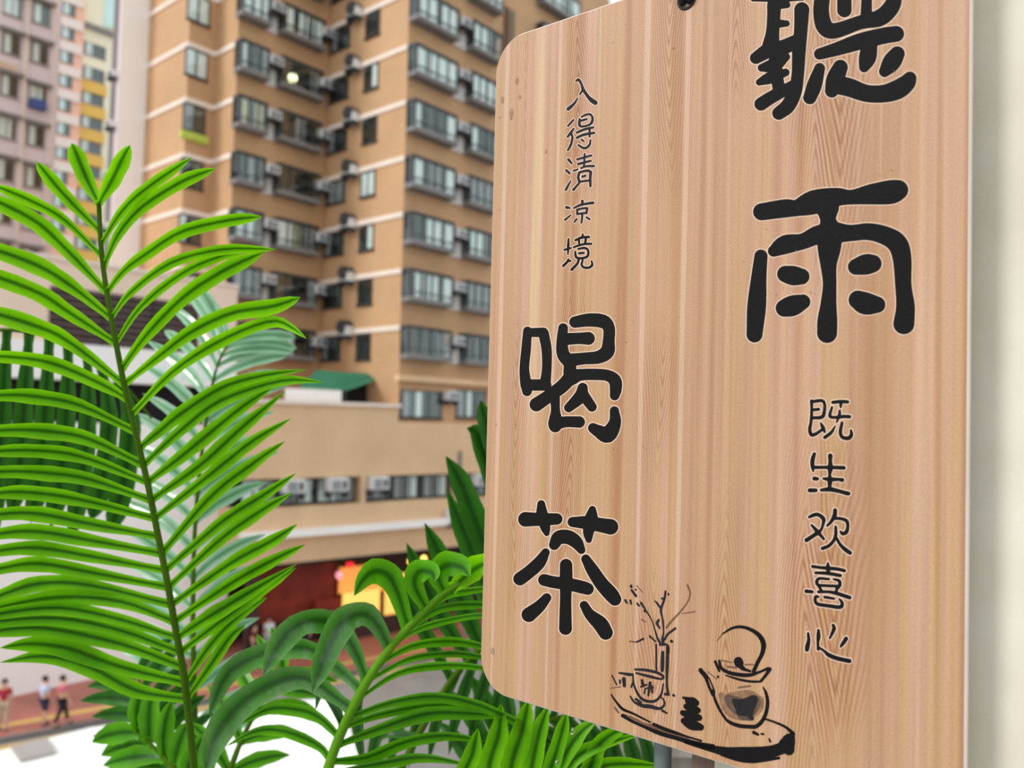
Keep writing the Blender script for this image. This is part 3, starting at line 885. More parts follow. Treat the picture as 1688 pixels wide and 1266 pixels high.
def person(u, v, label, top, bottom, turn=0.0, stride=0.0, height=1.68, shorts=False, z=0.14, group=None):
    p = on_z(u, v, z)
    rt = root('person', tuple(p), label, 'person', group)
    rt.rotation_euler.z = turn; s = height / 1.74
    rt.scale = (s, s, s)
    V, E, R = [], [], []

    def add(co, r, par=None):
        V.append(co); R.append(r)
        if par is not None:
            E.append((par, len(V) - 1))
        return len(V) - 1
    pel = add((0, 0, 0.96), 0.125)
    ch = add((0, 0.01, 1.18), 0.125, pel); ch2 = add((0, 0.0, 1.36), 0.135, ch)
    nk = add((0, 0.0, 1.48), 0.055, ch2); h1 = add((0, -0.015, 1.57), 0.075, nk)
    h2 = add((0, -0.01, 1.66), 0.092, h1); h3 = add((0, 0.0, 1.72), 0.06, h2)
    add((0, -0.115, 1.60), 0.018, h1)
    legs = []; arms = []
    for sg in (-1, 1):
        st_ = stride * sg
        hp = add((0.09 * sg, 0, 0.90), 0.092, pel); kn_ = add((0.10 * sg, -0.03 - st_ * 0.5, 0.50), 0.062, hp)
        an = add((0.10 * sg, 0.02 - st_, 0.09), 0.042, kn_); add((0.115 * sg, -0.14 - st_, 0.04), 0.036, an)
        legs.append((hp, kn_, an))
        sh = add((0.175 * sg, 0.0, 1.40), 0.062, ch2); el = add((0.235 * sg, 0.03 + st_ * 0.4, 1.13), 0.043, sh)
        wr = add((0.245 * sg, -0.05 + st_ * 0.7, 0.90), 0.030, el); pa = add((0.245 * sg, -0.07 + st_ * 0.75, 0.83), 0.034, wr)
        arms.append((sh, el, wr))
        for i, fx in enumerate((-0.03, -0.01, 0.01, 0.03)):
            k_ = add((0.245 * sg + 0.2 * fx, -0.07 + fx + st_ * 0.75, 0.775), 0.010, pa); add((0.24 * sg, -0.075 + fx + st_ * 0.75, 0.73 - 0.008 * (i % 3)), 0.008, k_)
        add((0.235 * sg, -0.125 + st_ * 0.75, 0.80), 0.011, pa)
    skin_obj('body', V, E, R, 'skin', rt)
    # shirt
    cv = [V[pel], V[ch], V[ch2]]; ce = [(0, 1), (1, 2)]; crr = [0.145, 0.148, 0.155]
    for sh, el, wr in arms:
        n = len(cv); mid = tuple((a + b) / 2 for a, b in zip(V[sh], V[el]))
        cv += [V[sh], mid, tuple(a * 0.3 + b * 0.7 for a, b in zip(V[sh], V[el]))]; ce += [(2, n), (n, n + 1), (n + 1, n + 2)]; crr += [0.078, 0.07, 0.068]
    skin_obj('shirt', cv, ce, crr, top, rt)
    cv = [(0, 0, 0.95)]; ce = []; crr = [0.142]
    for hp, kn_, an in legs:
        n = len(cv); low = V[kn_] if shorts else V[an]
        cv += [V[hp], tuple((a + b) / 2 for a, b in zip(V[hp], V[kn_])), V[kn_]]; ce += [(0, n), (n, n + 1), (n + 1, n + 2)]; crr += [0.108, 0.095, 0.08]
        if not shorts:
            cv.append((V[an][0], V[an][1], V[an][2] + 0.05)); ce.append((n + 2, n + 3)); crr.append(0.065)
    skin_obj('trousers', cv, ce, crr, bottom, rt)
    hr = MB().lathe([(0.106, -0.06), (0.112, 0.0), (0.10, 0.05), (0.06, 0.09), (0.0, 0.105)], 16, (0, 0.022, 1.68))
    ob('hair', hr.mesh('hair', 'hair', True), rt)
    for sg in (-1, 1):
        sx = MB().lathe([(0.0, -0.03), (0.05, -0.025), (0.055, 0.02), (0.03, 0.05), (0, 0.06)], 10)
        o = ob('shoe', sx.mesh('shoe', 'grille', True), rt); o.location = (0.11 * sg, -0.06 - stride * sg, 0.035); o.scale = (1, 2.2, 1)
    return rt


def cl(name, c):
    return plain(name, c, 0.85, 0.12, 8)


person(4, 1203, 'person in a red top and khaki trousers at the far left edge', cl('red_cloth', (176, 52, 62)), cl('khaki_cloth', (190, 168, 146)), 0.5, 0.1)
person(72, 1195, 'person in a pale blue shirt and dark shorts on red paving', cl('pale_blue_cloth', (186, 196, 222)), cl('dark_blue_cloth', (58, 58, 82)), 2.6, 0.05, 1.66, True)
person(101, 1196, 'person in a pink top and black trousers on red paving', cl('rose_cloth', (208, 108, 122)), cl('black_cloth', (34, 34, 40)), 2.2, 0.22, 1.70)
person(442, 1078, 'person in a white shirt standing by the shopfront', cl('white_cloth', (232, 240, 244)), cl('pale_grey_cloth', (196, 204, 210)), 0.4, 0.08)
person(418, 1092, 'person in dark red clothes left of the white shirted person', cl('maroon_cloth', (104, 40, 50)), cl('slate_cloth', (60, 58, 66)), 1.2, 0.1)
person(503, 1074, 'person in dark blue clothes before the red shop wall', cl('navy_cloth', (48, 50, 92)), cl('dark_cloth', (36, 34, 38)), -0.4, 0.1)
person(545, 1062, 'person in a grey top beside the yellow menu board', cl('grey_cloth', (150, 140, 140)), cl('brown_cloth', (78, 58, 52)), 0.3, 0.06)
person(768, 1062, 'person in a light blue shirt beside the hanging sign', MT['sky_blue'], cl('mauve_cloth', (160, 134, 134)), 0.2, 0.05, 1.75)

# ================================================================== HANGING SIGN
BW, BH, BT = 0.1965, 0.300, 0.004
BA = Matrix(((0.7823666, 0.6228038, 0.00423502), (-0.62267635, 0.78231545, -0.01602218), (-0.0132918, 0.00989817, 0.99986267)))
BO = CAM + Vector((-0.0119177, 0.37765839, -0.12197069))
BM = Matrix.Translation(BO) @ BA.to_4x4()
BI = BM.inverted()


def on_board(u, v, y=0.0):
    """photo pixel -> local (x,z) on the board front"""
    d = ray(u, v); n = BA.col[1]; o = BO + n * y
    t = (o - CAM).dot(n) / d.dot(n)
    p = BI @ (CAM + d * t)
    return p.x, p.z


sign = tag(bpy.data.objects.new('hanging_sign', None), 'wood-grain hanging sign with large black Chinese characters and a teapot drawing', 'sign')
C.objects.link(sign); sign.matrix_world = BM; sign.empty_display_size = 0.02
cr_ = 0.0155; outl = []
for (cx_, cz_, a0) in ((cr_, cr_, 180), (BW - cr_, cr_, 270), (BW - cr_, BH - cr_, 0), (cr_, BH - cr_, 90)):
    for i in range(13):
        a = math.radians(a0 + 90 * i / 12); outl.append((cx_ + cr_ * math.cos(a), cz_ + cr_ * math.sin(a)))
n = len(outl); bm = bmesh.new()
ch_ = 0.0006


def inset(p, d):
    x, z = p
    cx2, cz2 = min(max(x, cr_), BW - cr_), min(max(z, cr_), BH - cr_)
    v = Vector((x - cx2, z - cz2)); v = v * ((v.length - d) / v.length) if v.length > 1e-9 else v
    return cx2 + v.x, cz2 + v.y


rings = []
for (y, d) in ((0.0, ch_), (ch_, 0.0), (BT - ch_, 0.0), (BT, ch_)):
    rings.append([bm.verts.new((inset(p, d)[0], y, inset(p, d)[1])) for p in outl])
ff = bm.faces.new(rings[0]); ff.material_index = 0
fb = bm.faces.new(list(reversed(rings[3]))); fb.material_index = 1
for a, b in zip(rings, rings[1:]):
    for i in range(n):
        j = (i + 1) % n
        q_ = bm.faces.new((a[j], a[i], b[i], b[j])); q_.material_index = 1
bmesh.ops.recalc_face_normals(bm, faces=bm.faces)
me = bpy.data.meshes.new('board'); bm.to_mesh(me); bm.free(); me.materials.append(MT['wood']); me.materials.append(MT['edge'])
ob('board', me, sign)

_lift = [0]


def cspline(pts, step=6):
    """Catmull-Rom through (x,y,r) points"""
    if len(pts) < 3:
        a, b = pts[0], pts[-1]
        return [tuple(a[k] + (b[k] - a[k]) * i / step for k in range(3)) for i in range(step + 1)]
    P = [tuple(2 * pts[0][k] - pts[1][k] for k in range(3))] + list(pts) + [tuple(2 * pts[-1][k] - pts[-2][k] for k in range(3))]
    out = []
    for i in range(1, len(P) - 2):
        for j in range(step):
            t = j / step
            out.append(tuple(0.5 * (2 * P[i][k] + (P[i + 1][k] - P[i - 1][k]) * t + (2 * P[i - 1][k] - 5 * P[i][k] + 4 * P[i + 1][k] - P[i + 2][k]) * t * t + (3 * P[i][k] - P[i - 1][k] - 3 * P[i + 1][k] + P[i + 2][k]) * t ** 3) for k in range(3)))
    out.append(tuple(pts[-1]))
    return [(a, b, max(c, 1.0)) for a, b, c in out]


CRn = np.array(CR); BAn = np.array(BA); BOn = np.array(BO - CAM)


def board_np(u, v):
    d = np.stack([(u - CX) / FPX, -(v - CY) / FPX, -np.ones_like(u)], 1) @ CRn.T
    t = (BOn @ BAn[:, 1]) / (d @ BAn[:, 1])
    q = (d * t[:, None] - BOn) @ BAn
    return q[:, 0], q[:, 2]


def field_mesh(name, D, gx, gy, lvl, y, mat, parent):
    """marching squares: the region where the stroke field is below lvl, as one flat mesh without overlaps"""
    D = D - lvl; ins = D < 0; V = []; Fc = []
    ny, nx = D.shape
    full = ins[:-1, :-1] & ins[1:, :-1] & ins[:-1, 1:] & ins[1:, 1:]
    some = (ins[:-1, :-1] | ins[1:, :-1] | ins[:-1, 1:] | ins[1:, 1:]) & ~full
    for r in range(ny - 1):
        c = 0; row = full[r]
        while c < nx - 1:
            if row[c]:
                e = c
                while e < nx - 1 and row[e]:
                    e += 1
                n = len(V); V += [(gx[c], gy[r]), (gx[e], gy[r]), (gx[e], gy[r + 1]), (gx[c], gy[r + 1])]; Fc.append((n, n + 1, n + 2, n + 3)); c = e
            else:
                c += 1
    for r, c in zip(*np.nonzero(some)):
        co = ((r, c), (r, c + 1), (r + 1, c + 1), (r + 1, c)); poly = []
        for k in range(4):
            a, b = co[k], co[(k + 1) % 4]
            da, db = D[a], D[b]
            if da < 0:
                poly.append((gx[a[1]], gy[a[0]]))
            if (da < 0) != (db < 0):
                t = da / (da - db); poly.append((gx[a[1]] + (gx[b[1]] - gx[a[1]]) * t, gy[a[0]] + (gy[b[0]] - gy[a[0]]) * t))
        if len(poly) >= 3:
            n = len(V); V += poly; Fc.append(tuple(range(n, n + len(poly))))
    A = np.array(V, float); bx, bz_ = board_np(A[:, 0], A[:, 1])
    me = bpy.data.meshes.new(name); me.from_pydata([(float(a), y, float(b)) for a, b in zip(bx, bz_)], [], Fc); me.update()
    if me.polygons[0].normal.y > 0:
        me.flip_normals()
    me.materials.append(MT[mat]); return ob(name, me, parent)


def ink(name, reg, strokes, mat='ink', step=5, parent=None, base=-0.00010, halo=None):
    """brush strokes (zoomed pixel x, y, radius) -> one flat printed mesh lying on the board face"""
    x0, y0, s = reg; segs = []
    for stx in strokes:
        L = [(x0 + a / s, y0 + b / s, r / s) for a, b, r in cspline(stx, step)]
        segs += list(zip(L, L[1:]))
    G = np.array(segs)                      # n,2,3
    h = 0.55 if s > 8 else 0.9
    m = 4.0
    gx = np.arange((G[:, :, 0] - G[:, :, 2]).min() - m, (G[:, :, 0] + G[:, :, 2]).max() + m, h)
    gy = np.arange((G[:, :, 1] - G[:, :, 2]).min() - m, (G[:, :, 1] + G[:, :, 2]).max() + m, h)
    X, Y = np.meshgrid(gx, gy); D = np.full(X.shape, 1e9)
    for (ax, ay, ar), (bx, by, br) in G:
        R = max(ar, br) + 5
        c0, c1 = np.searchsorted(gx, (min(ax, bx) - R, max(ax, bx) + R)); r0, r1 = np.searchsorted(gy, (min(ay, by) - R, max(ay, by) + R))
        if c1 <= c0 or r1 <= r0:
            continue
        x, y_ = X[r0:r1, c0:c1], Y[r0:r1, c0:c1]
        dx, dy = bx - ax, by - ay; l2 = dx * dx + dy * dy
        t = np.clip(((x - ax) * dx + (y_ - ay) * dy) / l2, 0, 1) if l2 > 1e-9 else np.zeros_like(x)
        d = np.hypot(x - ax - t * dx, y_ - ay - t * dy) - (ar + (br - ar) * t)
        D[r0:r1, c0:c1] = np.minimum(D[r0:r1, c0:c1], d)
    o = field_mesh(name, D, gx, gy, 0.0, base, mat, parent or sign)
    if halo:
        field_mesh('sharpening_halo', D, gx, gy, halo, -0.00004, 'ink_halo', o)  # camera sharpening halo added as a flat pale rim around the strokes
    return o


T1 = (1210, 0, 5.275)
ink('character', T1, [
    [(165, -8, 22), (400, 0, 18), (600, -12, 18)], [(350, 45, 62), (345, 160, 58), (335, 290, 60), (320, 410, 78)],
    [(350, 45, 42), (462, 42, 30)], [(360, 205, 42), (458, 205, 28)],
    [(190, 505, 52), (300, 440, 66), (420, 415, 66), (540, 360, 60)],
    [(590, 85, 66), (582, 250, 60), (565, 450, 60), (555, 650, 55), (530, 800, 60), (470, 920, 64), (390, 985, 58)],
    [(240, 590, 34), (350, 565, 60), (455, 495, 34)], [(220, 715, 30), (320, 675, 52), (450, 630, 34)],
    [(235, 905, 58), (320, 850, 56), (420, 795, 52), (510, 740, 42)], [(365, 450, 62), (365, 600, 56), (390, 770, 55)],
    [(768, -40, 68), (758, 110, 70), (790, 235, 74), (880, 268, 68), (1100, 195, 62), (1270, 155, 74), (1370, 60, 72), (1400, -40, 66)],
    [(960, -40, 62), (960, 88, 64)], [(1155, -40, 46), (1150, 120, 50)],
    [(745, 470, 50), (900, 425, 60), (1100, 360, 72), (1300, 312, 72), (1410, 295, 70)],
    [(1180, 400, 68), (1162, 500, 76), (1132, 585, 46)],
    [(745, 595, 48), (700, 740, 66), (660, 850, 58)],
    [(925, 585, 66), (880, 690, 78), (850, 790, 60)], [(875, 735, 80), (1000, 760, 82), (1150, 812, 76), (1300, 815, 78), (1420, 780, 86), (1500, 725, 76), (1530, 680, 58)],
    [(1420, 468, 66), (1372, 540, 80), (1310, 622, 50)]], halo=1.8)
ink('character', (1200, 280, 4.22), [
    [(235, 292, 60), (400, 268, 64), (480, 265, 58), (600, 225, 84), (750, 190, 66), (860, 190, 52), (1000, 170, 72), (1130, 155, 84), (1185, 140, 70)],
    [(690, 240, 90), (697, 345, 56), (710, 440, 84), (705, 540, 82), (700, 660, 58), (708, 790, 48), (700, 930, 56), (692, 1050, 70), (690, 1135, 70)],
    [(318, 565, 40), (400, 520, 66), (520, 498, 56), (620, 455, 66), (720, 440, 78)],
    [(720, 435, 80), (850, 440, 58), (980, 430, 60), (1100, 460, 66), (1180, 515, 72), (1212, 620, 66), (1220, 800, 58), (1235, 950, 66), (1224, 1070, 74)],
    [(230, 600, 46), (215, 750, 54), (200, 950, 66), (185, 1145, 56)],
    [(400, 725, 58), (455, 736, 68), (512, 742, 56)], [(392, 962, 60), (450, 945, 72), (522, 918, 52)],
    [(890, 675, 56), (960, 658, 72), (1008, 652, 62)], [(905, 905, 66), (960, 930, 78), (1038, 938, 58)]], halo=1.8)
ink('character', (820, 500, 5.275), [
    [(262, 240, 38), (250, 400, 42), (235, 560, 42), (245, 680, 48), (258, 765, 42)], [(262, 255, 38), (400, 252, 42)],
    [(402, 262, 46), (428, 400, 45), (430, 560, 42), (415, 710, 48)], [(250, 710, 50), (420, 710, 50)],
    [(572, 215, 42), (562, 330, 48), (572, 440, 56), (625, 510, 58)], [(580, 312, 54), (700, 305, 50), (792, 305, 56)],
    [(675, 163, 50), (800, 145, 58), (920, 158, 60), (970, 215, 52), (968, 330, 52), (955, 420, 62), (880, 468, 56), (750, 480, 52), (620, 495, 58)],
    [(632, 520, 54), (630, 600, 56)], [(640, 640, 62), (560, 725, 58), (450, 805, 56), (340, 880, 60)],
    [(640, 645, 70), (720, 622, 52), (850, 618, 50), (960, 628, 50), (1022, 672, 56), (1030, 745, 52), (1020, 802, 42)],
    [(500, 820, 44), (506, 930, 40), (505, 1045, 62), (500, 1085, 38)], [(500, 1045, 58), (600, 1030, 48), (712, 1032, 50)],
    [(742, 735, 44), (722, 810, 56), (620, 908, 40)], [(742, 790, 50), (822, 900, 42)],
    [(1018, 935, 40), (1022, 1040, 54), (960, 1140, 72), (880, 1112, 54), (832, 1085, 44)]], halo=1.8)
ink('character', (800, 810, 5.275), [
    [(350, 243, 64), (480, 243, 56), (622, 240, 50)], [(487, 110, 34), (495, 200, 50), (520, 300, 46), (535, 365, 24)],
    [(760, 266, 44), (880, 272, 58), (1000, 292, 62), (1090, 308, 68)], [(932, 158, 32), (920, 250, 60), (898, 350, 48), (900, 420, 28)],
    [(600, 465, 45), (640, 402, 60), (720, 398, 62), (790, 440, 56), (835, 508, 36)],
    [(525, 530, 36), (470, 620, 54), (380, 702, 56), (302, 760, 58)],
    [(875, 588, 40), (930, 680, 54), (1010, 800, 60), (1090, 890, 64), (1128, 938, 56)],
    [(703, 640, 54), (703, 760, 56), (700, 900, 50), (698, 1050, 52), (698, 1192, 56)],
    [(512, 770, 52), (600, 790, 52), (720, 805, 55), (850, 835, 56), (892, 848, 52)],
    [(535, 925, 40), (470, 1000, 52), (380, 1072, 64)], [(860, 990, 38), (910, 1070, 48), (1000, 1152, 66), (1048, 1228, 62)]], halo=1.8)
R5, R6, R7 = (880, 120, 10.55), (880, 240, 10.55), (880, 340, 10.55)
ink('character', R5, [[(735, 145, 16), (780, 122, 26), (830, 200, 22), (860, 290, 28), (940, 410, 30), (1010, 480, 40), (1070, 520, 40)],
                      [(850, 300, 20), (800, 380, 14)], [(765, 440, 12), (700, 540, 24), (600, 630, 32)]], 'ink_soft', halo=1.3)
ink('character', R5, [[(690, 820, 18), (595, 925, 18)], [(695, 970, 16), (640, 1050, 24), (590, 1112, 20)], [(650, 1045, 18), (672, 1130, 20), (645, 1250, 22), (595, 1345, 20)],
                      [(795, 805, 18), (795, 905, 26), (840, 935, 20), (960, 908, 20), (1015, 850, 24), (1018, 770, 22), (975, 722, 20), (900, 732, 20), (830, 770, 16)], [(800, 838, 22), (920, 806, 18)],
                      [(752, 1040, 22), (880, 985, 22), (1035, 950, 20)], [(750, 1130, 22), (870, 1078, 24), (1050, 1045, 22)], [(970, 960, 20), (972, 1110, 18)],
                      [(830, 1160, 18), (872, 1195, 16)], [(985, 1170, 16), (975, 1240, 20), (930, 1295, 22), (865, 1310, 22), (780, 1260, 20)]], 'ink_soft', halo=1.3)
ink('character', R6, [[(605, 245, 26), (660, 308, 18)], [(565, 430, 22), (620, 480, 22)], [(642, 615, 12), (600, 690, 20), (558, 770, 22)], [(755, 240, 20), (1000, 172, 20)], [(770, 322, 22), (990, 265, 20)],
                      [(695, 438, 18), (765, 412, 16)], [(825, 393, 18), (900, 362, 20), (1045, 355, 22)], [(885, 145, 18), (875, 350, 18)],
                      [(790, 470, 22), (772, 560, 24), (792, 640, 22), (740, 710, 20), (690, 768, 24)], [(790, 470, 22), (900, 440, 22), (985, 455, 26), (982, 560, 25), (985, 705, 22)], [(800, 628, 20), (970, 605, 20)], [(848, 540, 22), (898, 524, 20)]], 'ink_soft', halo=1.3)
ink('character', R6, [[(845, 962, 25), (845, 1020, 22)], [(700, 1085, 18), (800, 1038, 22), (920, 1010, 22), (1030, 995, 26)], [(572, 1075, 28), (625, 1085, 18)], [(640, 1212, 14), (545, 1290, 20)],
                      [(755, 1115, 20), (755, 1195, 20)], [(755, 1115, 20), (850, 1092, 20), (925, 1088, 20)], [(930, 1090, 22), (915, 1178, 20)], [(755, 1190, 20), (915, 1170, 20)],
                      [(845, 1195, 20), (830, 1342, 18)], [(745, 1280, 20), (700, 1335, 14)], [(922, 1250, 20), (970, 1280, 18)]], 'ink_soft', halo=1.3)
ink('character', R7, [[(605, 565, 16), (600, 700, 24), (595, 840, 12)], [(535, 757, 20), (650, 725, 16)], [(605, 920, 16), (580, 970, 22), (515, 1035, 24)], [(600, 952, 20), (640, 950, 18)],
                      [(850, 485, 16), (850, 540, 24)], [(725, 590, 20), (830, 545, 24), (960, 535, 22)], [(785, 595, 22), (792, 665, 16)], [(905, 575, 22), (890, 655, 20)], [(695, 712, 18), (800, 677, 20), (900, 655, 22), (1000, 655, 20)],
                      [(775, 742, 18), (880, 725, 22), (942, 760, 20), (945, 850, 22), (895, 892, 22), (800, 905, 22), (735, 880, 22), (722, 790, 18)], [(788, 820, 20), (868, 810, 20)], [(785, 920, 22), (755, 1000, 22), (660, 1102, 26)],
                      [(850, 940, 18), (832, 1015, 20), (870, 1062, 22), (955, 1068, 22), (1015, 1022, 22), (1005, 950, 14)]], 'ink', halo=1.3)
S = 10.55
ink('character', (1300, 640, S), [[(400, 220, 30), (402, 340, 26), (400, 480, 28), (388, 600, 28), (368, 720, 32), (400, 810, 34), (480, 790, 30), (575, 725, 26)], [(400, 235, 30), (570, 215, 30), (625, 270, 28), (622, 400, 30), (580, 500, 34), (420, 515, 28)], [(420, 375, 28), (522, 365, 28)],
                                  [(560, 605, 18), (600, 690, 36), (628, 760, 22)], [(770, 245, 30), (900, 232, 32), (1025, 236, 32)], [(910, 260, 32), (905, 330, 20)], [(755, 330, 22), (718, 470, 30), (760, 505, 28), (880, 500, 30), (960, 490, 32), (1060, 495, 32)], [(890, 390, 22), (880, 480, 30), (835, 590, 16)],
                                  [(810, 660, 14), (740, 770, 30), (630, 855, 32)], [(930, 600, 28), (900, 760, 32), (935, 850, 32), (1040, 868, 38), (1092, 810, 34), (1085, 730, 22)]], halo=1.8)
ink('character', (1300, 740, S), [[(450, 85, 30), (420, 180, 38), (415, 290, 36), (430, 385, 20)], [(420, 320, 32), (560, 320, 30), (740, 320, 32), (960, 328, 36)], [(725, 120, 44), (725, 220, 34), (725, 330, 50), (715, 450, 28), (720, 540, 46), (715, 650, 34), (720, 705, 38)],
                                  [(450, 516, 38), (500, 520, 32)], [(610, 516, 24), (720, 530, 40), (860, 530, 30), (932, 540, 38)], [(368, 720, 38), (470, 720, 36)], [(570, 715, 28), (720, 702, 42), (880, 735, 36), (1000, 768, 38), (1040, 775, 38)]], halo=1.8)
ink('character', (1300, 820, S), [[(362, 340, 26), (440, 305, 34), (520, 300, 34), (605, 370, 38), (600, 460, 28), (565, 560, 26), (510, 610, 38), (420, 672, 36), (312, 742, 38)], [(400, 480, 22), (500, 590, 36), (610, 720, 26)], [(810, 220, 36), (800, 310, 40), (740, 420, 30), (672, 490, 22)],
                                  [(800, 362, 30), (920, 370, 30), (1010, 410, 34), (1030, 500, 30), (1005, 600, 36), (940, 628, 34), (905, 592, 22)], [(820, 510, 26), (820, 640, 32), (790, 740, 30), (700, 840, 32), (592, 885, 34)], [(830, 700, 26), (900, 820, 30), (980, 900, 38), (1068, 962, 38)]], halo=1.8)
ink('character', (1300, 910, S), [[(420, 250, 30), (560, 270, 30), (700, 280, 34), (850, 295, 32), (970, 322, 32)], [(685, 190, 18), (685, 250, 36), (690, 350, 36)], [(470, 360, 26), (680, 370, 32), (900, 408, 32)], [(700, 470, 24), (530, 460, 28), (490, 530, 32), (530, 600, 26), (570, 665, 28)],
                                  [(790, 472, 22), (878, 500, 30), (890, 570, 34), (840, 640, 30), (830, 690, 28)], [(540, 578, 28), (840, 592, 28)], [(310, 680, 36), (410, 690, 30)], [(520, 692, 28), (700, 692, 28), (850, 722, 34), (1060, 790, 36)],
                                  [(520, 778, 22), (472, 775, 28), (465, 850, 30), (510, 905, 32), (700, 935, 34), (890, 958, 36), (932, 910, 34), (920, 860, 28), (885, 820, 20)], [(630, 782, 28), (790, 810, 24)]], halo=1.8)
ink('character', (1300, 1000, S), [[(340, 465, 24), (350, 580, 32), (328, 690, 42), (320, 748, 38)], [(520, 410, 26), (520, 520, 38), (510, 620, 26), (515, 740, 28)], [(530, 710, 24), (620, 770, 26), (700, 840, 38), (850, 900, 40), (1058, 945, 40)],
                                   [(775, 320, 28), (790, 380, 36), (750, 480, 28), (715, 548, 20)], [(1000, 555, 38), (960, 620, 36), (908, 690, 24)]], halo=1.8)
# the ink drawing
A_, B_, C_, D_ = (1000, 950, 10.55), (990, 1080, 8.44), (1130, 1010, 8.44), (1130, 1116, 8.44)
vase = ink('vase_drawing', A_, [[(990, 1180, 28), (972, 1090, 24), (990, 980, 14), (985, 820, 17), (965, 700, 16), (945, 580, 20), (980, 470, 20), (1010, 370, 20), (1025, 260, 17)], [(945, 560, 20), (880, 470, 18), (845, 430, 12)],
                                [(930, 1160, 22), (880, 1060, 18), (840, 930, 13), (780, 750, 10), (680, 590, 16), (600, 460, 20)], [(530, 470, 16), (565, 510, 18)], [(425, 165, 24), (430, 185, 22)], [(435, 240, 20), (510, 340, 24)], [(325, 415, 20), (352, 460, 18)], [(415, 420, 20), (428, 480, 16)],
                                [(503, 228, 16), (510, 238, 14)], [(1073, 308, 18), (1078, 316, 18)], [(965, 380, 18), (968, 390, 16)], [(905, 760, 22), (878, 820, 24), (922, 900, 16)], [(655, 600, 16), (665, 615, 14)], [(1010, 1100, 18), (1060, 1010, 20), (1195, 905, 20)],
                                [(750, 1040, 18), (850, 1130, 14)], [(530, 1140, 16), (640, 1085, 18)], [(1125, 1125, 25), (1138, 1138, 22)], [(930, 1190, 20), (1050, 1190, 20), (1078, 1260, 18), (1078, 1330, 16)]], 'ink_soft')
ink('thin_branches', A_, [[(1040, 890, 16), (1120, 790, 18), (1250, 650, 15), (1350, 530, 12), (1430, 400, 12), (1450, 280, 14), (1405, 150, 16)], [(1300, 650, 5), (1530, 615, 12)], [(520, 160, 9), (640, 290, 6)], [(610, 750, 13), (680, 795, 10)], [(400, 1130, 12), (530, 1142, 14)]], 'ink_brown', parent=vase)
ink('vase_body', B_, [[(775, -150, 12), (775, 40, 13), (778, 210, 13)], [(930, -110, 20), (930, 120, 24), (922, 380, 16), (940, 535, 20)], [(865, -40, 22), (862, 120, 26), (858, 215, 22)], [(1015, 555, 18), (1025, 565, 16)], [(900, 540, 20), (945, 550, 18)]], 'ink_soft', parent=vase)
cup = ink('teacup_drawing', B_, [[(480, 198, 14), (620, 205, 20), (780, 240, 20), (868, 290, 18), (850, 330, 14), (700, 300, 20), (500, 248, 14)], [(450, 260, 11), (462, 400, 13), (520, 540, 17), (600, 622, 20), (740, 642, 20), (838, 560, 16), (875, 400, 11)],
                                 [(578, 348, 18), (592, 425, 22)], [(620, 470, 12), (610, 530, 12)], [(690, 385, 22), (665, 560, 14)], [(710, 430, 18), (722, 520, 14)], [(560, 440, 12), (640, 410, 14)], [(630, 460, 10), (730, 450, 12)],
                                 [(415, 570, 11), (470, 650, 16), (580, 700, 26), (700, 715, 28), (820, 742, 20), (888, 690, 15), (878, 620, 12), (850, 590, 10)], [(490, 610, 18), (560, 655, 18)], [(860, 770, 18), (920, 805, 14)],
                                 [(160, 280, 9), (225, 410, 10)], [(260, 245, 12), (400, 268, 22), (440, 268, 14)], [(270, 350, 14), (272, 390, 12)], [(325, 330, 28), (332, 425, 22)], [(430, 440, 14), (455, 360, 10)]], 'ink_soft')
tray = ink('tray_drawing', B_, [[(150, 550, 10), (220, 650, 15), (310, 750, 20), (450, 810, 16), (690, 930, 12)], [(740, 960, 22), (900, 1030, 26), (1050, 1080, 22), (1200, 1130, 14), (1400, 1190, 14)],
                                [(310, 840, 26), (450, 925, 20), (620, 1000, 22), (760, 1060, 30), (900, 1110, 30), (1050, 1150, 30), (1200, 1195, 34), (1400, 1245, 36), (1560, 1275, 40)]], 'ink')
ink('tray_wash', B_, [[(200, 730, 14), (250, 800, 14)], [(310, 840, 28), (450, 895, 36), (600, 975, 36), (760, 1020, 60), (900, 1070, 62), (1050, 1110, 50), (1200, 1165, 36)], [(140, 460, 7), (280, 440, 8)]], 'ink_brown', parent=tray, base=-0.00004)
ink('tray_side', D_, [[(0, 900, 26), (150, 940, 36), (300, 985, 40), (450, 1015, 56), (600, 1045, 72), (800, 1062, 92), (1000, 1060, 92), (1200, 1035, 85), (1350, 985, 84), (1430, 945, 84)], [(1420, 870, 72), (1440, 1010, 78)], [(1360, 920, 60), (1440, 850, 66)],
                      [(500, 1080, 18), (700, 1140, 26), (850, 1170, 24), (1000, 1172, 22), (1300, 1125, 20)], [(1485, 780, 34), (1500, 900, 26), (1485, 1010, 28)], [(1100, 580, 14), (1250, 630, 16), (1400, 700, 20), (1500, 790, 28)],
                      [(950, 770, 24), (1010, 800, 18)], [(1060, 790, 16), (1090, 795, 12)], [(1165, 860, 12), (1180, 900, 14)]], 'ink', parent=tray)
stones = ink('stacked_stones_drawing', B_, [[(1150, 590, 16), (1220, 610, 30)], [(1220, 632, 46), (1280, 642, 58), (1330, 665, 44)], [(1195, 712, 42), (1270, 735, 58), (1352, 768, 44)], [(1140, 800, 36), (1250, 838, 64), (1370, 870, 46)], [(1160, 912, 44), (1270, 965, 74), (1392, 1002, 48)], [(1270, 650, 60), (1280, 800, 70), (1270, 950, 60)]], 'ink')
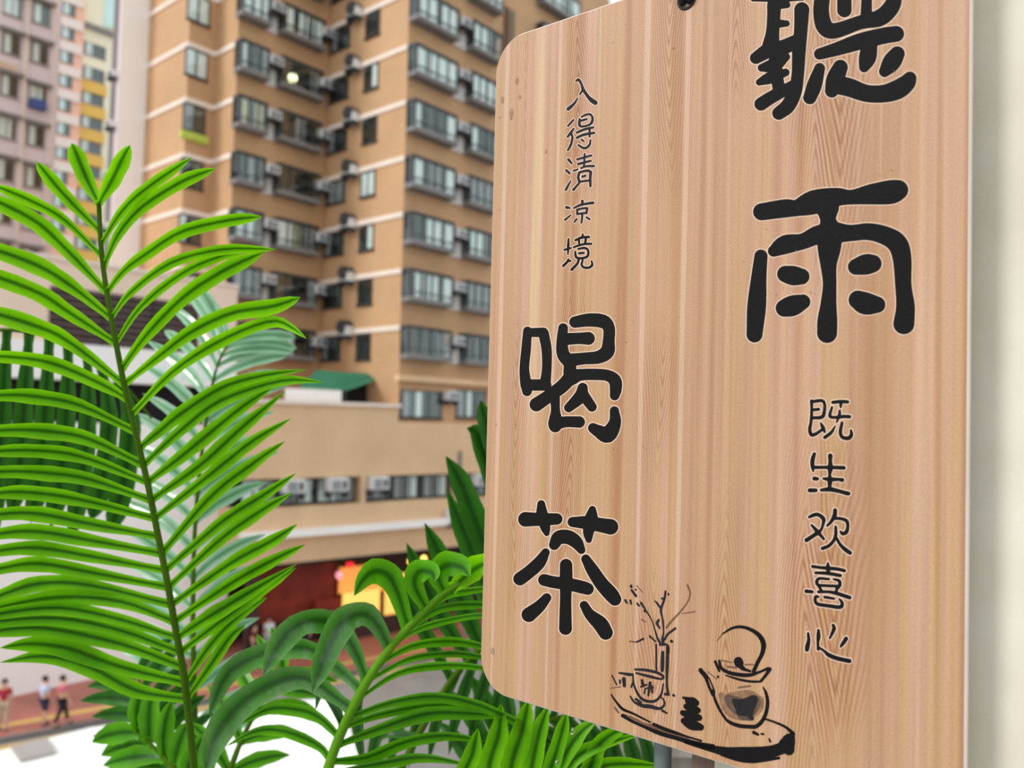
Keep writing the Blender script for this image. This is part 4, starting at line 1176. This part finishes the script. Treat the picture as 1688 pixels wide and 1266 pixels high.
pot = ink('teapot_drawing', C_, [[(520, 290, 10), (650, 215, 18), (780, 197, 22), (920, 240, 26), (1030, 320, 32), (1085, 430, 36), (1070, 560, 30), (1000, 700, 27), (950, 812, 27)], [(735, 675, 62), (745, 700, 64)], [(745, 720, 40), (800, 775, 32)],
                                 [(415, 680, 20), (470, 810, 16)], [(470, 670, 18), (500, 770, 22), (600, 830, 26), (750, 862, 28), (900, 865, 26), (1040, 820, 18), (1150, 772, 20)], [(1172, 785, 28), (1120, 865, 22), (1050, 950, 20)], [(560, 870, 10), (750, 928, 17), (900, 955, 17), (1040, 958, 15)],
                                 [(800, 780, 24), (900, 812, 18)], [(212, 800, 32), (280, 900, 24), (330, 1030, 19), (380, 1140, 22)], [(250, 810, 8), (320, 900, 10), (380, 1030, 11), (400, 1110, 15)], [(455, 885, 14), (450, 900, 12)],
                                 [(390, 1070, 16), (400, 1170, 18), (450, 1295, 20), (540, 1452, 18), (620, 1525, 24), (750, 1572, 28), (900, 1585, 28), (980, 1582, 28), (1060, 1515, 28), (1120, 1395, 26), (1143, 1245, 25), (1120, 1115, 20), (1080, 1035, 9)]], 'ink')
ink('pot_wash', D_, [[(500, 250, 40), (560, 380, 70), (680, 480, 100), (850, 490, 110), (980, 420, 100), (1030, 320, 60)], [(600, 300, 80), (850, 300, 120), (960, 300, 80)], [(820, 540, 60), (920, 570, 40)]], 'ink_wash', parent=pot, base=-0.00004)
ink('pot_mid_wash', D_, [[(600, 300, 60), (700, 380, 110), (860, 440, 130), (960, 340, 90)], [(800, 520, 80), (900, 560, 50)]], 'ink_mid', parent=pot, base=-0.00007)
ink('pot_shade', D_, [[(680, 330, 36), (760, 390, 80), (850, 400, 110), (940, 320, 70)], [(780, 460, 80), (880, 480, 70)], [(900, 540, 40), (930, 580, 22)]], 'ink_soft', parent=pot)
ink('pot_thin_lines', C_, [[(440, 390, 5), (520, 290, 10)], [(500, 660, 9), (640, 690, 9)], [(830, 722, 11), (940, 720, 9)], [(590, 750, 13), (700, 762, 15)], [(310, 820, 7), (430, 920, 7)], [(740, 1040, 12), (900, 1020, 12)]], 'ink_brown', parent=pot)
# cord through the hanging hole
hx, hz = on_board(1132, 4)
cb_ = MB()
for sg in (-1, 1):
    cb_.tube([(hx + 0.0012 * sg, 0.006, hz + 0.001), (hx + 0.0014 * sg, -0.0006, hz), (hx + 0.0016 * sg, -0.0022, hz + 0.0012), (hx + 0.0010 * sg, -0.003, hz + 0.006), (hx + 0.0006 * sg, -0.002, hz + 0.03), (hx + 0.0004 * sg, 0.002, hz + 0.12)], [0.0009, 0.0013, 0.0014, 0.0012, 0.0011, 0.0011], 10)
ob('hanging_cord', cb_.mesh('cord', 'cord', True), sign)['label'] = 'black hanging cord through the top hole'
ob('eyelet', MB().lathe([(0.0030, -0.0004), (0.0036, -0.0006), (0.0040, -0.0004), (0.0040, 0.0004), (0.0030, 0.0004), (0.0030, -0.0004)], 20).mesh('eyelet', 'cord', True), sign).matrix_basis = Matrix.Translation((hx, 0, hz + 0.001)) @ Matrix.Rotation(math.pi / 2, 4, 'X')
# rain droplets on the sign
dm = MB().lathe([(1.0, 0.0), (0.94, 0.25), (0.78, 0.45), (0.5, 0.60), (0.2, 0.66), (0.0, 0.67)], 14).mesh('droplet', 'water', True)
jd = random.Random(3)
for (u, v, r, st_) in ((852, 134, .0009, 1.7), (828, 165, .0009, 1.8), (857, 160, .0007, 1.4), (843, 186, .0012, 1.5), (843, 195, .0007, 1), (824, 194, .0006, 1), (812, 1073, .0011, 1.4), (823, 345, .0005, 1), (900, 250, .0006, 1.3), (1325, 160, .0005, 1), (1474, 117, .0006, 1.2), (1010, 70, .0005, 1), (818, 700, .0005, 1.3), (1110, 80, .0005, 1)) + tuple((cu + jd.uniform(-70, 70), cv + jd.uniform(-50, 50), jd.uniform(.00022, .0004), 1) for cu, cv in ((1370, 400), (1340, 460), (990, 570), (1000, 700), (1440, 310), (1290, 420)) for _ in range(5)):
    x, z = on_board(u, v)
    o = ob('water_droplet', dm); o.matrix_world = BM @ Matrix.Translation((x, -0.00005, z)) @ Matrix.Rotation(math.pi / 2, 4, 'X') @ Matrix.Diagonal((r, r * st_, r * 0.8, 1))
    tag(o, 'tiny clear rain droplet clinging to the wood-grain sign', 'droplet', 'rain droplets on the sign')

# ================================================================== WALL AND POST BEHIND THE SIGN
wy = BT + 0.011
lx = on_board(1178, 1255, wy)[0]
wl = ob('wall_right', MB().box(lx, 0.9, wy, wy + 0.09, -0.35, 0.75).mesh('wall_right', 'cloth_wall'))
wl.matrix_world = BM; struct(wl)
t_ = ob('trim_1', MB().box(lx - 0.010, lx, wy + 0.001, wy + 0.09, -0.35, 0.75).mesh('trim_1', 'brown_trim'))
t_.matrix_world = BM; struct(t_)
px_, _ = on_board(1104, 1255, wy + 0.004)
post = root('sign_post', tuple(BM @ Vector((px_, wy + 0.004, -0.4))), 'slim grey-green metal post below the hanging sign', 'post')
ob('tube', MB().tube([(0, 0, 0), (0, 0, 0.66)], 0.0037, 16).mesh('post_tube', 'pole', True), post)
ob('cap', MB().lathe([(0.0042, 0.655), (0.0044, 0.664), (0.003, 0.668), (0, 0.669)], 14).mesh('post_cap', 'pole', True), post)
ob('clamp', MB().lathe([(0.0046, 0.30), (0.0048, 0.302), (0.0048, 0.312), (0.0046, 0.314), (0.0037, 0.314)], 14).mesh('post_clamp', 'pole', True), post)
# low parapet behind the plants
pa_ = at(890, 1235, 0.95); pb_ = at(1230, 1195, 0.95)
par = ob('parapet', MB().box(pa_.x, pb_.x, 0.95, 1.05, CAM.z - 1.2, pb_.z - 0.03).box(pa_.x - 0.02, pb_.x + 0.02, 0.93, 1.07, pb_.z - 0.03, pb_.z).mesh('parapet', 'concrete'))
struct(par)


# ================================================================== PALM FERN
def spl3(P, n):
    """smooth polyline through Vectors"""
    Q = [P[0] * 2 - P[1]] + list(P) + [P[-1] * 2 - P[-2]]
    out = []; m = len(P) - 1
    for i in range(n + 1):
        t = m * i / n; k = min(int(t), m - 1); t -= k
        a, b, c, d = Q[k], Q[k + 1], Q[k + 2], Q[k + 3]
        out.append(0.5 * (2 * b + (c - a) * t + (2 * a - 5 * b + 4 * c - d) * t * t + (3 * b - a - 3 * c + d) * t ** 3))
    return out


PROF = [(0.0, 0.50), (0.06, 0.42), (0.15, 0.55), (0.35, 0.85), (0.6, 1.0), (0.78, 1.0), (0.88, 0.82), (0.95, 0.5), (0.985, 0.25), (1.0, 0.02)]


POINTED = [(0.0, 0.55), (0.06, 0.5), (0.15, 0.65), (0.35, 0.95), (0.5, 1.0), (0.65, 0.9), (0.8, 0.66), (0.92, 0.32), (1.0, 0.02)]


def prof(t, table=PROF):
    for (a, b), (c, d) in zip(table, table[1:]):
        if t <= c:
            return b + (d - b) * (t - a) / (c - a)
    return 0.02


def leaflet(parent, pts, width, mat, tilt=0.0, fold=0.25, name='leaflet', seg=16, wave=0.06, table=PROF):
    """blade with a keeled cross-section; pts world Vectors base->tip, width in metres"""
    P = spl3(pts, seg); off = Vector(parent['_loc']); V = []; Fc = []; UV = []
    ph = random.uniform(0, 6)
    for i, p in enumerate(P):
        t = i / seg
        tg = (P[min(i + 1, seg)] - P[max(i - 1, 0)]).normalized()
        view = (p - CAM).normalized()
        c = tg.cross(view)
        if c.length < 1e-5:
            c = Vector((1, 0, 0))
        c.normalize(); nrm = c.cross(tg).normalized()
        ang = tilt + wave * math.sin(ph + 9 * t)
        cc = c * math.cos(ang) + nrm * math.sin(ang); nn = cc.cross(tg).normalized()
        hw_ = width * 0.5 * prof(t, table) * (1 + 0.05 * math.sin(ph + 23 * t))
        for j, (x, k) in enumerate(((-1, 0), (-0.5, 0.55), (0, 1.0), (0.5, 0.55), (1, 0))):
            V.append(tuple(p + cc * hw_ * x + nn * (hw_ * fold * k) - off)); UV.append((0.5 + 0.5 * x, t))
    for i in range(seg):
        for j in range(4):
            a = i * 5 + j; Fc.append((a, a + 1, a + 6, a + 5))
    me = bpy.data.meshes.new(name); me.from_pydata(V, [], Fc); me.update()
    ul = me.uv_layers.new(name='UVMap')
    for lp in me.loops:
        ul.data[lp.index].uv = UV[lp.vertex_index]
    for p in me.polygons:
        p.use_smooth = True
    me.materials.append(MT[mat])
    return ob(name, me, parent)


def frond(label, name, rachis, depths, leaves, r0, r1, mat, stem, group, cat='fern frond'):
    """rachis pixels + depths; leaves = (pixel list, width px, tip depth shift, material or None)"""
    P = [at(u, v, d) for (u, v), d in zip(rachis, depths)]
    rt = root(name, tuple(P[0]), label, cat, group)
    S = spl3(P, 40); o = Vector(rt['_loc']); n = len(S)
    ob('rachis', MB().tube([p - o for p in S], [r0 + (r1 - r0) * i / (n - 1) for i in range(n)], 8).mesh('rachis', stem, True), rt)
    for lf in leaves:
        px, wpx, dd = lf[0], lf[1], lf[2]
        m = lf[3] if len(lf) > 3 and lf[3] else mat
        tilt = lf[4] if len(lf) > 4 else random.uniform(-0.35, 0.35)
        # root the leaflet on the nearest point of the rachis
        best = min(range(n), key=lambda i: (at(px[0][0], px[0][1], S[i].y) - S[i]).length)
        d0 = S[best].y; k = len(px) - 1
        Q = [S[best]] + [at(u, v, d0 + dd * ((i + 1) / k) ** 1.3) for i, (u, v) in enumerate(px[1:])]
        low = px[0][1] > 650 and m != 'leaf_wet'
        leaflet(rt, Q, (1.34 if low else 1.22) * wpx / FPX * (d0 + dd * 0.6), m, tilt, table=POINTED if low else PROF)
    return rt


def jit(a):
    return random.uniform(-a, a)


GR = 'palm fern fronds'
LR = [
    ([(164, 345), (185, 298), (214, 239)], 23, -.01), ([(166, 400), (200, 350), (240, 312), (316, 259)], 15, -.02), ([(171, 440), (196, 385), (236, 340), (299, 300), (356, 277)], 18, -.02),
    ([(180, 484), (205, 446), (240, 420), (299, 383), (375, 364), (432, 357)], 19, -.03), ([(187, 530), (216, 482), (282, 434), (365, 412), (456, 411)], 15, -.02), ([(196, 575), (232, 506), (299, 452), (360, 424), (400, 416)], 14, .02),
    ([(201, 618), (239, 556), (299, 494), (365, 449), (437, 414)], 23, -.03), ([(207, 642), (262, 588), (315, 548), (381, 517), (448, 506), (495, 490)], 23, -.03), ([(214, 676), (275, 622), (332, 580), (398, 546), (450, 530), (480, 540), (505, 558)], 18, -.04),
    ([(235, 738), (262, 712), (299, 682), (365, 640), (431, 620), (505, 609)], 19, -.03), ([(242, 770), (299, 709), (365, 660), (464, 628), (535, 630)], 17, -.03), ([(252, 806), (290, 760), (332, 726), (398, 672), (459, 632)], 19, -.02),
    ([(259, 832), (332, 766), (398, 706), (470, 645)], 19, -.03), ([(266, 865), (348, 782), (415, 729), (479, 690)], 18, -.03), ([(272, 899), (348, 819), (415, 766), (470, 727)], 18, -.02),
    ([(279, 932), (365, 862), (431, 819), (488, 780)], 18, -.03), ([(285, 962), (365, 889), (431, 842), (483, 811)], 17, -.02), ([(290, 992), (382, 928), (448, 892), (490, 864)], 18, -.03),
    ([(294, 1018), (382, 962), (448, 925), (504, 897)], 18, -.03), ([(298, 1046), (340, 1020), (398, 985), (489, 930)], 20, -.03), ([(302, 1076), (370, 1020), (435, 970), (488, 936)], 17, -.02), ([(306, 1112), (350, 1060), (400, 1010), (440, 985)], 15, -.01), ([(310, 1150), (345, 1100), (380, 1050), (405, 1030)], 14, -.01)]
LL = [
    ([(163, 345), (139, 288), (118, 236)], 24, -.01), ([(163, 390), (109, 325), (60, 267)], 19, -.02), ([(165, 425), (105, 362), (50, 331), (-12, 305)], 17, -.03), ([(170, 480), (109, 411), (53, 362), (-40, 316)], 24, -.03),
    ([(182, 520), (116, 471), (53, 434), (-70, 392)], 25, -.03), ([(190, 572), (116, 517), (53, 479), (-80, 432)], 25, -.03), ([(200, 628), (116, 566), (53, 536), (-90, 494)], 25, -.03),
    ([(208, 655), (166, 633), (83, 599), (0, 588), (-90, 590)], 20, -.03), ([(220, 718), (133, 669), (66, 655), (0, 652), (-90, 662)], 20, -.04), ([(230, 760), (149, 725), (83, 712), (0, 710), (-90, 722)], 21, -.03),
    ([(238, 795), (149, 758), (83, 745), (0, 744), (-90, 758)], 19, -.03), ([(245, 830), (149, 791), (83, 781), (0, 778), (-90, 792)], 20, -.04), ([(252, 866), (149, 828), (66, 814), (0, 813), (-90, 830)], 20, -.03),
    ([(259, 898), (149, 864), (66, 848), (0, 848), (-90, 866)], 20, -.03), ([(264, 922), (149, 891), (66, 877), (0, 880), (-90, 902)], 20, -.03), ([(269, 948), (149, 917), (66, 904), (0, 908), (-90, 930)], 19, -.04),
    ([(275, 972), (149, 944), (66, 930), (0, 938), (-90, 964)], 20, -.03), ([(281, 998), (149, 965), (66, 962), (0, 982), (-70, 1010)], 20, -.03), ([(286, 1022), (200, 992), (100, 985), (0, 1002), (-70, 1030)], 20, -.03),
    ([(290, 1046), (200, 1022), (100, 1003), (0, 1012), (-70, 1034)], 18, -.04), ([(294, 1066), (200, 1040), (100, 1020), (0, 1024), (-70, 1044)], 20, -.03), ([(299, 1094), (199, 1062), (75, 1036), (0, 1040), (-60, 1056)], 22, -.03),
    ([(302, 1126), (199, 1100), (112, 1070), (50, 1062), (0, 1068)], 24, -.04), ([(307, 1158), (224, 1138), (149, 1100), (75, 1082), (0, 1092)], 22, -.03)]
main_leaves = [(p, wd, d, None, -0.25 + jit(.15)) for p, wd, d in LR] + [(p, wd, d, None, 0.25 + jit(.15)) for p, wd, d in LL]
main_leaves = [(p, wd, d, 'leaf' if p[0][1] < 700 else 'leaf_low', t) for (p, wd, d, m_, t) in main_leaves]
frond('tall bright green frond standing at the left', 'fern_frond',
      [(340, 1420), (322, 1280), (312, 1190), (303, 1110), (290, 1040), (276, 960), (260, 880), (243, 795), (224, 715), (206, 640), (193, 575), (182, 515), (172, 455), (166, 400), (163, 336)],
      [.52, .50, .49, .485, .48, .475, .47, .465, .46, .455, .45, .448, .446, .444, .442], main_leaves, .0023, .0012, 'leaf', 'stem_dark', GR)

# arching frond in front of the sign's lower corner
LB = [
    ([(540, 1250), (526, 1231), (473, 1208), (423, 1206), (373, 1230)], 16, .02, 'leaf_mid', 0.7), ([(553, 1205), (526, 1184), (489, 1171), (440, 1171), (385, 1200)], 18, .02, 'leaf_mid', 0.6),
    ([(566, 1168), (536, 1138), (499, 1118), (450, 1128), (390, 1168), (352, 1225), (340, 1275)], 38, -.02, 'leaf_wet', 0.3), ([(584, 1138), (552, 1098), (512, 1072), (470, 1070), (420, 1084), (373, 1115), (345, 1180)], 30, .02, 'leaf_wet', 0.3),
    ([(594, 1112), (585, 1072), (558, 1034), (530, 1024), (493, 1030), (460, 1064), (434, 1114)], 34, -.02, 'leaf_wet', 0.25), ([(632, 1060), (622, 1032), (602, 1014), (572, 1020), (546, 1060), (515, 1142)], 38, -.03, 'leaf_wet', 0.25),
    ([(664, 1022), (655, 979), (640, 950), (619, 942), (600, 955), (584, 982)], 34, -.02, 'leaf_mid', 0.25), ([(690, 996), (683, 965), (690, 942), (712, 944), (716, 958)], 30, -.03, 'leaf_mid', 0.2),
    ([(722, 972), (722, 948), (736, 931), (760, 934), (775, 950)], 34, -.03, 'leaf_mid', 0.2), ([(745, 962), (771, 946), (795, 930), (840, 920)], 30, -.02, 'leaf', 0.2),
    ([(600, 1120), (590, 1160), (590, 1210), (600, 1270)], 20, .05, 'leaf_far'), ([(560, 1190), (550, 1160), (530, 1130), (520, 1170)], 22, .05, 'leaf_far')]
LB += [([(692, 1008), (738, 982), (791, 972), (850, 965)], 13, .04), ([(665, 1038), (722, 1005), (791, 997), (850, 1002)], 13, .04), ([(648, 1062), (705, 1032), (791, 1015), (850, 1024)], 13, .05),
       ([(629, 1098), (678, 1066), (738, 1058), (791, 1065), (860, 1090)], 13, .05), ([(615, 1121), (672, 1088), (738, 1078), (791, 1083), (860, 1100)], 13, .04), ([(592, 1151), (655, 1111), (722, 1098), (791, 1101), (860, 1120)], 13, .05),
       ([(579, 1181), (639, 1161), (705, 1150), (755, 1155), (805, 1170), (858, 1194), (888, 1212)], 20, .02), ([(568, 1208), (622, 1180), (705, 1164), (770, 1166), (830, 1190)], 14, .05), ([(559, 1231), (622, 1204), (705, 1178), (788, 1178), (838, 1182)], 20, .02),
       ([(550, 1262), (605, 1250), (672, 1224), (738, 1214), (800, 1222)], 20, .03), ([(548, 1280), (640, 1258), (700, 1250), (780, 1262)], 18, .03)]
frond('arching frond with broad wet drooping leaflets left of the sign', 'fern_frond',
      [(520, 1420), (535, 1300), (548, 1245), (575, 1180), (612, 1112), (655, 1055), (700, 1008), (745, 970), (800, 946), (850, 938)],
      [.46, .45, .45, .45, .45, .45, .455, .46, .46, .47], [(p[0], p[1], p[2], p[3] if len(p) > 3 else 'leaf_mid', p[4] if len(p) > 4 else random.uniform(-.9, -.5)) for p in LB], .0032, .0016, 'leaf_mid', 'stem', GR)


def side_frond(label, rach, dep, nL, lenL, angL, wpx, mat, dd=0.04, sides=(1, -1), curve=0.35, t0=0.12, stem='stem_dark', r0=.003):
    """a generic frond: leaflets leave the rachis at angL degrees (image sense) and arch"""
    P = [Vector((u, v, 0)) for u, v in rach]; S = spl3(P, 60); leaves = []
    for sd_ in sides:
        for i in range(nL):
            t = t0 + (1 - t0) * i / (nL - 1); k = min(59, int(t * 60)); p = S[k]; tg = (S[k + 1] - S[k]).normalized()
            a = math.radians(angL) * sd_; L = lenL * (0.75 + 0.25 * math.sin(math.pi * (0.15 + 0.8 * t))) * random.uniform(.9, 1.08)
            pts_ = [(p.x, p.y)]; x, y = p.x, p.y
            for j in range(4):
                b = a * (1 + curve * (j - 1) / 3)
                dx = tg.x * math.cos(b) - tg.y * math.sin(b); dy = tg.x * math.sin(b) + tg.y * math.cos(b)
                x += dx * L / 4; y += dy * L / 4 + 1.2 * j; pts_.append((x, y))
            leaves.append((pts_, wpx * random.uniform(.9, 1.1), dd * random.uniform(.3, 1.2), mat))
    return frond(label, 'fern_frond', rach, dep, leaves, r0, .001, mat, stem, GR)


def lin_dep(a, b, n):
    return [a + (b - a) * i / (n - 1) for i in range(n)]


# dark blades behind the sign's left edge
bl = [([(850, 960), (815, 800), (790, 720), (770, 705)], 26, .0), ([(850, 1010), (800, 900), (762, 800), (735, 752)], 30, .0), ([(830, 1060), (795, 960), (765, 880), (736, 806)], 28, .0), ([(800, 1070), (765, 1000), (730, 925), (700, 862)], 30, .0), ([(770, 1090), (730, 1020), (695, 950), (670, 895)], 24, .0),
      ([(745, 1120), (705, 1050), (665, 975), (650, 930)], 20, .0), ([(850, 860), (822, 760), (800, 690), (792, 660)], 24, .0)]
bl += [([(850 - i * 36, 1000 + i * 30), (838 - i * 35, 1090 + i * 20), (818 - i * 34, 1160 + i * 14), (806 - i * 33, 1225 + i * 10)], 15, .04) for i in range(7)]
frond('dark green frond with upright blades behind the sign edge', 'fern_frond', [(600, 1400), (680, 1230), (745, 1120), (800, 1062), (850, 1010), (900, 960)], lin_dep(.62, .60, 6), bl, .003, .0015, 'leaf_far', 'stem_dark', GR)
# bright blades below the sign
bl = [([(800, 1400), (806, 1290), (822, 1210), (826, 1160)], 27, 0), ([(830, 1400), (840, 1290), (862, 1200), (872, 1150)], 28, 0), ([(850, 1400), (872, 1290), (888, 1210), (905, 1160)], 24, 0), ([(880, 1400), (900, 1290), (925, 1210), (935, 1170)], 20, 0),
      ([(900, 1400), (920, 1290), (960, 1240), (1060, 1208)], 20, 0), ([(905, 1400), (940, 1300), (1000, 1262), (1095, 1262)], 22, 0), ([(770, 1400), (770, 1300), (780, 1240), (788, 1200)], 24, 0), ([(915, 1400), (960, 1290), (990, 1225), (1050, 1190)], 22, 0), ([(890, 1400), (905, 1290), (950, 1215), (985, 1185)], 22, 0)]
frond('bright green blades rising beneath the sign', 'fern_frond', [(840, 1560), (850, 1450), (858, 1400), (866, 1340)], lin_dep(.47, .46, 4), [(p, wd, d, 'leaf_low') for p, wd, d in bl], .003, .0015, 'leaf_low', 'stem', GR)
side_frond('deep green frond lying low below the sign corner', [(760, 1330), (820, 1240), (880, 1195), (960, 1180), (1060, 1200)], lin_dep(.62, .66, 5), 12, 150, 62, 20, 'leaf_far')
# pale blurred frond behind the tall one
side_frond('pale blurred frond behind the tall frond, right half', [(330, 1380), (322, 1200), (318, 1020), (322, 860), (336, 720), (356, 610), (380, 560)], lin_dep(.72, .80, 7), 19, 150, 52, 15, 'leaf_silver', .05)
# dark frond at far left behind
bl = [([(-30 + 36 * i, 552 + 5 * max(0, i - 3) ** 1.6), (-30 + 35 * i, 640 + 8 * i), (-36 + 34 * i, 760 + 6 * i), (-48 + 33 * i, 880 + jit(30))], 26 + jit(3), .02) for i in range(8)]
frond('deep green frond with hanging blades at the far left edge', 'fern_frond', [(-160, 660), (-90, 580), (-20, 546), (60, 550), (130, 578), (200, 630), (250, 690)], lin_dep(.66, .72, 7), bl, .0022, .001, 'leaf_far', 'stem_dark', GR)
side_frond('low green frond at the bottom left above the canopy', [(350, 1430), (318, 1330), (280, 1260), (225, 1205)], lin_dep(.56, .60, 4), 8, 105, 48, 24, 'leaf_mid', .03)
side_frond('green frond in the bottom centre behind the arching one', [(350, 1440), (365, 1330), (390, 1240), (430, 1160), (470, 1110)], lin_dep(.58, .64, 5), 7, 110, 50, 18, 'leaf_mid', .03)
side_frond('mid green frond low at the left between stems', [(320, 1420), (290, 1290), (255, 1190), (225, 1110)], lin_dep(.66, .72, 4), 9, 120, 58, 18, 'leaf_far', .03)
# drops on leaf tips below the sign
for (u, v, r) in ((944, 1206, .0016), (918, 1258, .0014)):
    o = ob('water_droplet', MB().lathe([(0, -1.0), (0.45, -0.88), (0.8, -0.5), (0.9, -0.1), (0.75, 0.3), (0.4, 0.8), (0.1, 1.3), (0, 1.4)], 14).mesh('hanging_drop', 'water', True))
    o.matrix_world = Matrix.Translation(at(u, v, .455)) @ Matrix.Diagonal((r, r, r, 1))
    tag(o, 'clear water drop hanging from a leaf beneath the sign', 'droplet', 'water drops below the sign')

for o in bpy.data.objects:
    if '_loc' in o:
        del o['_loc']
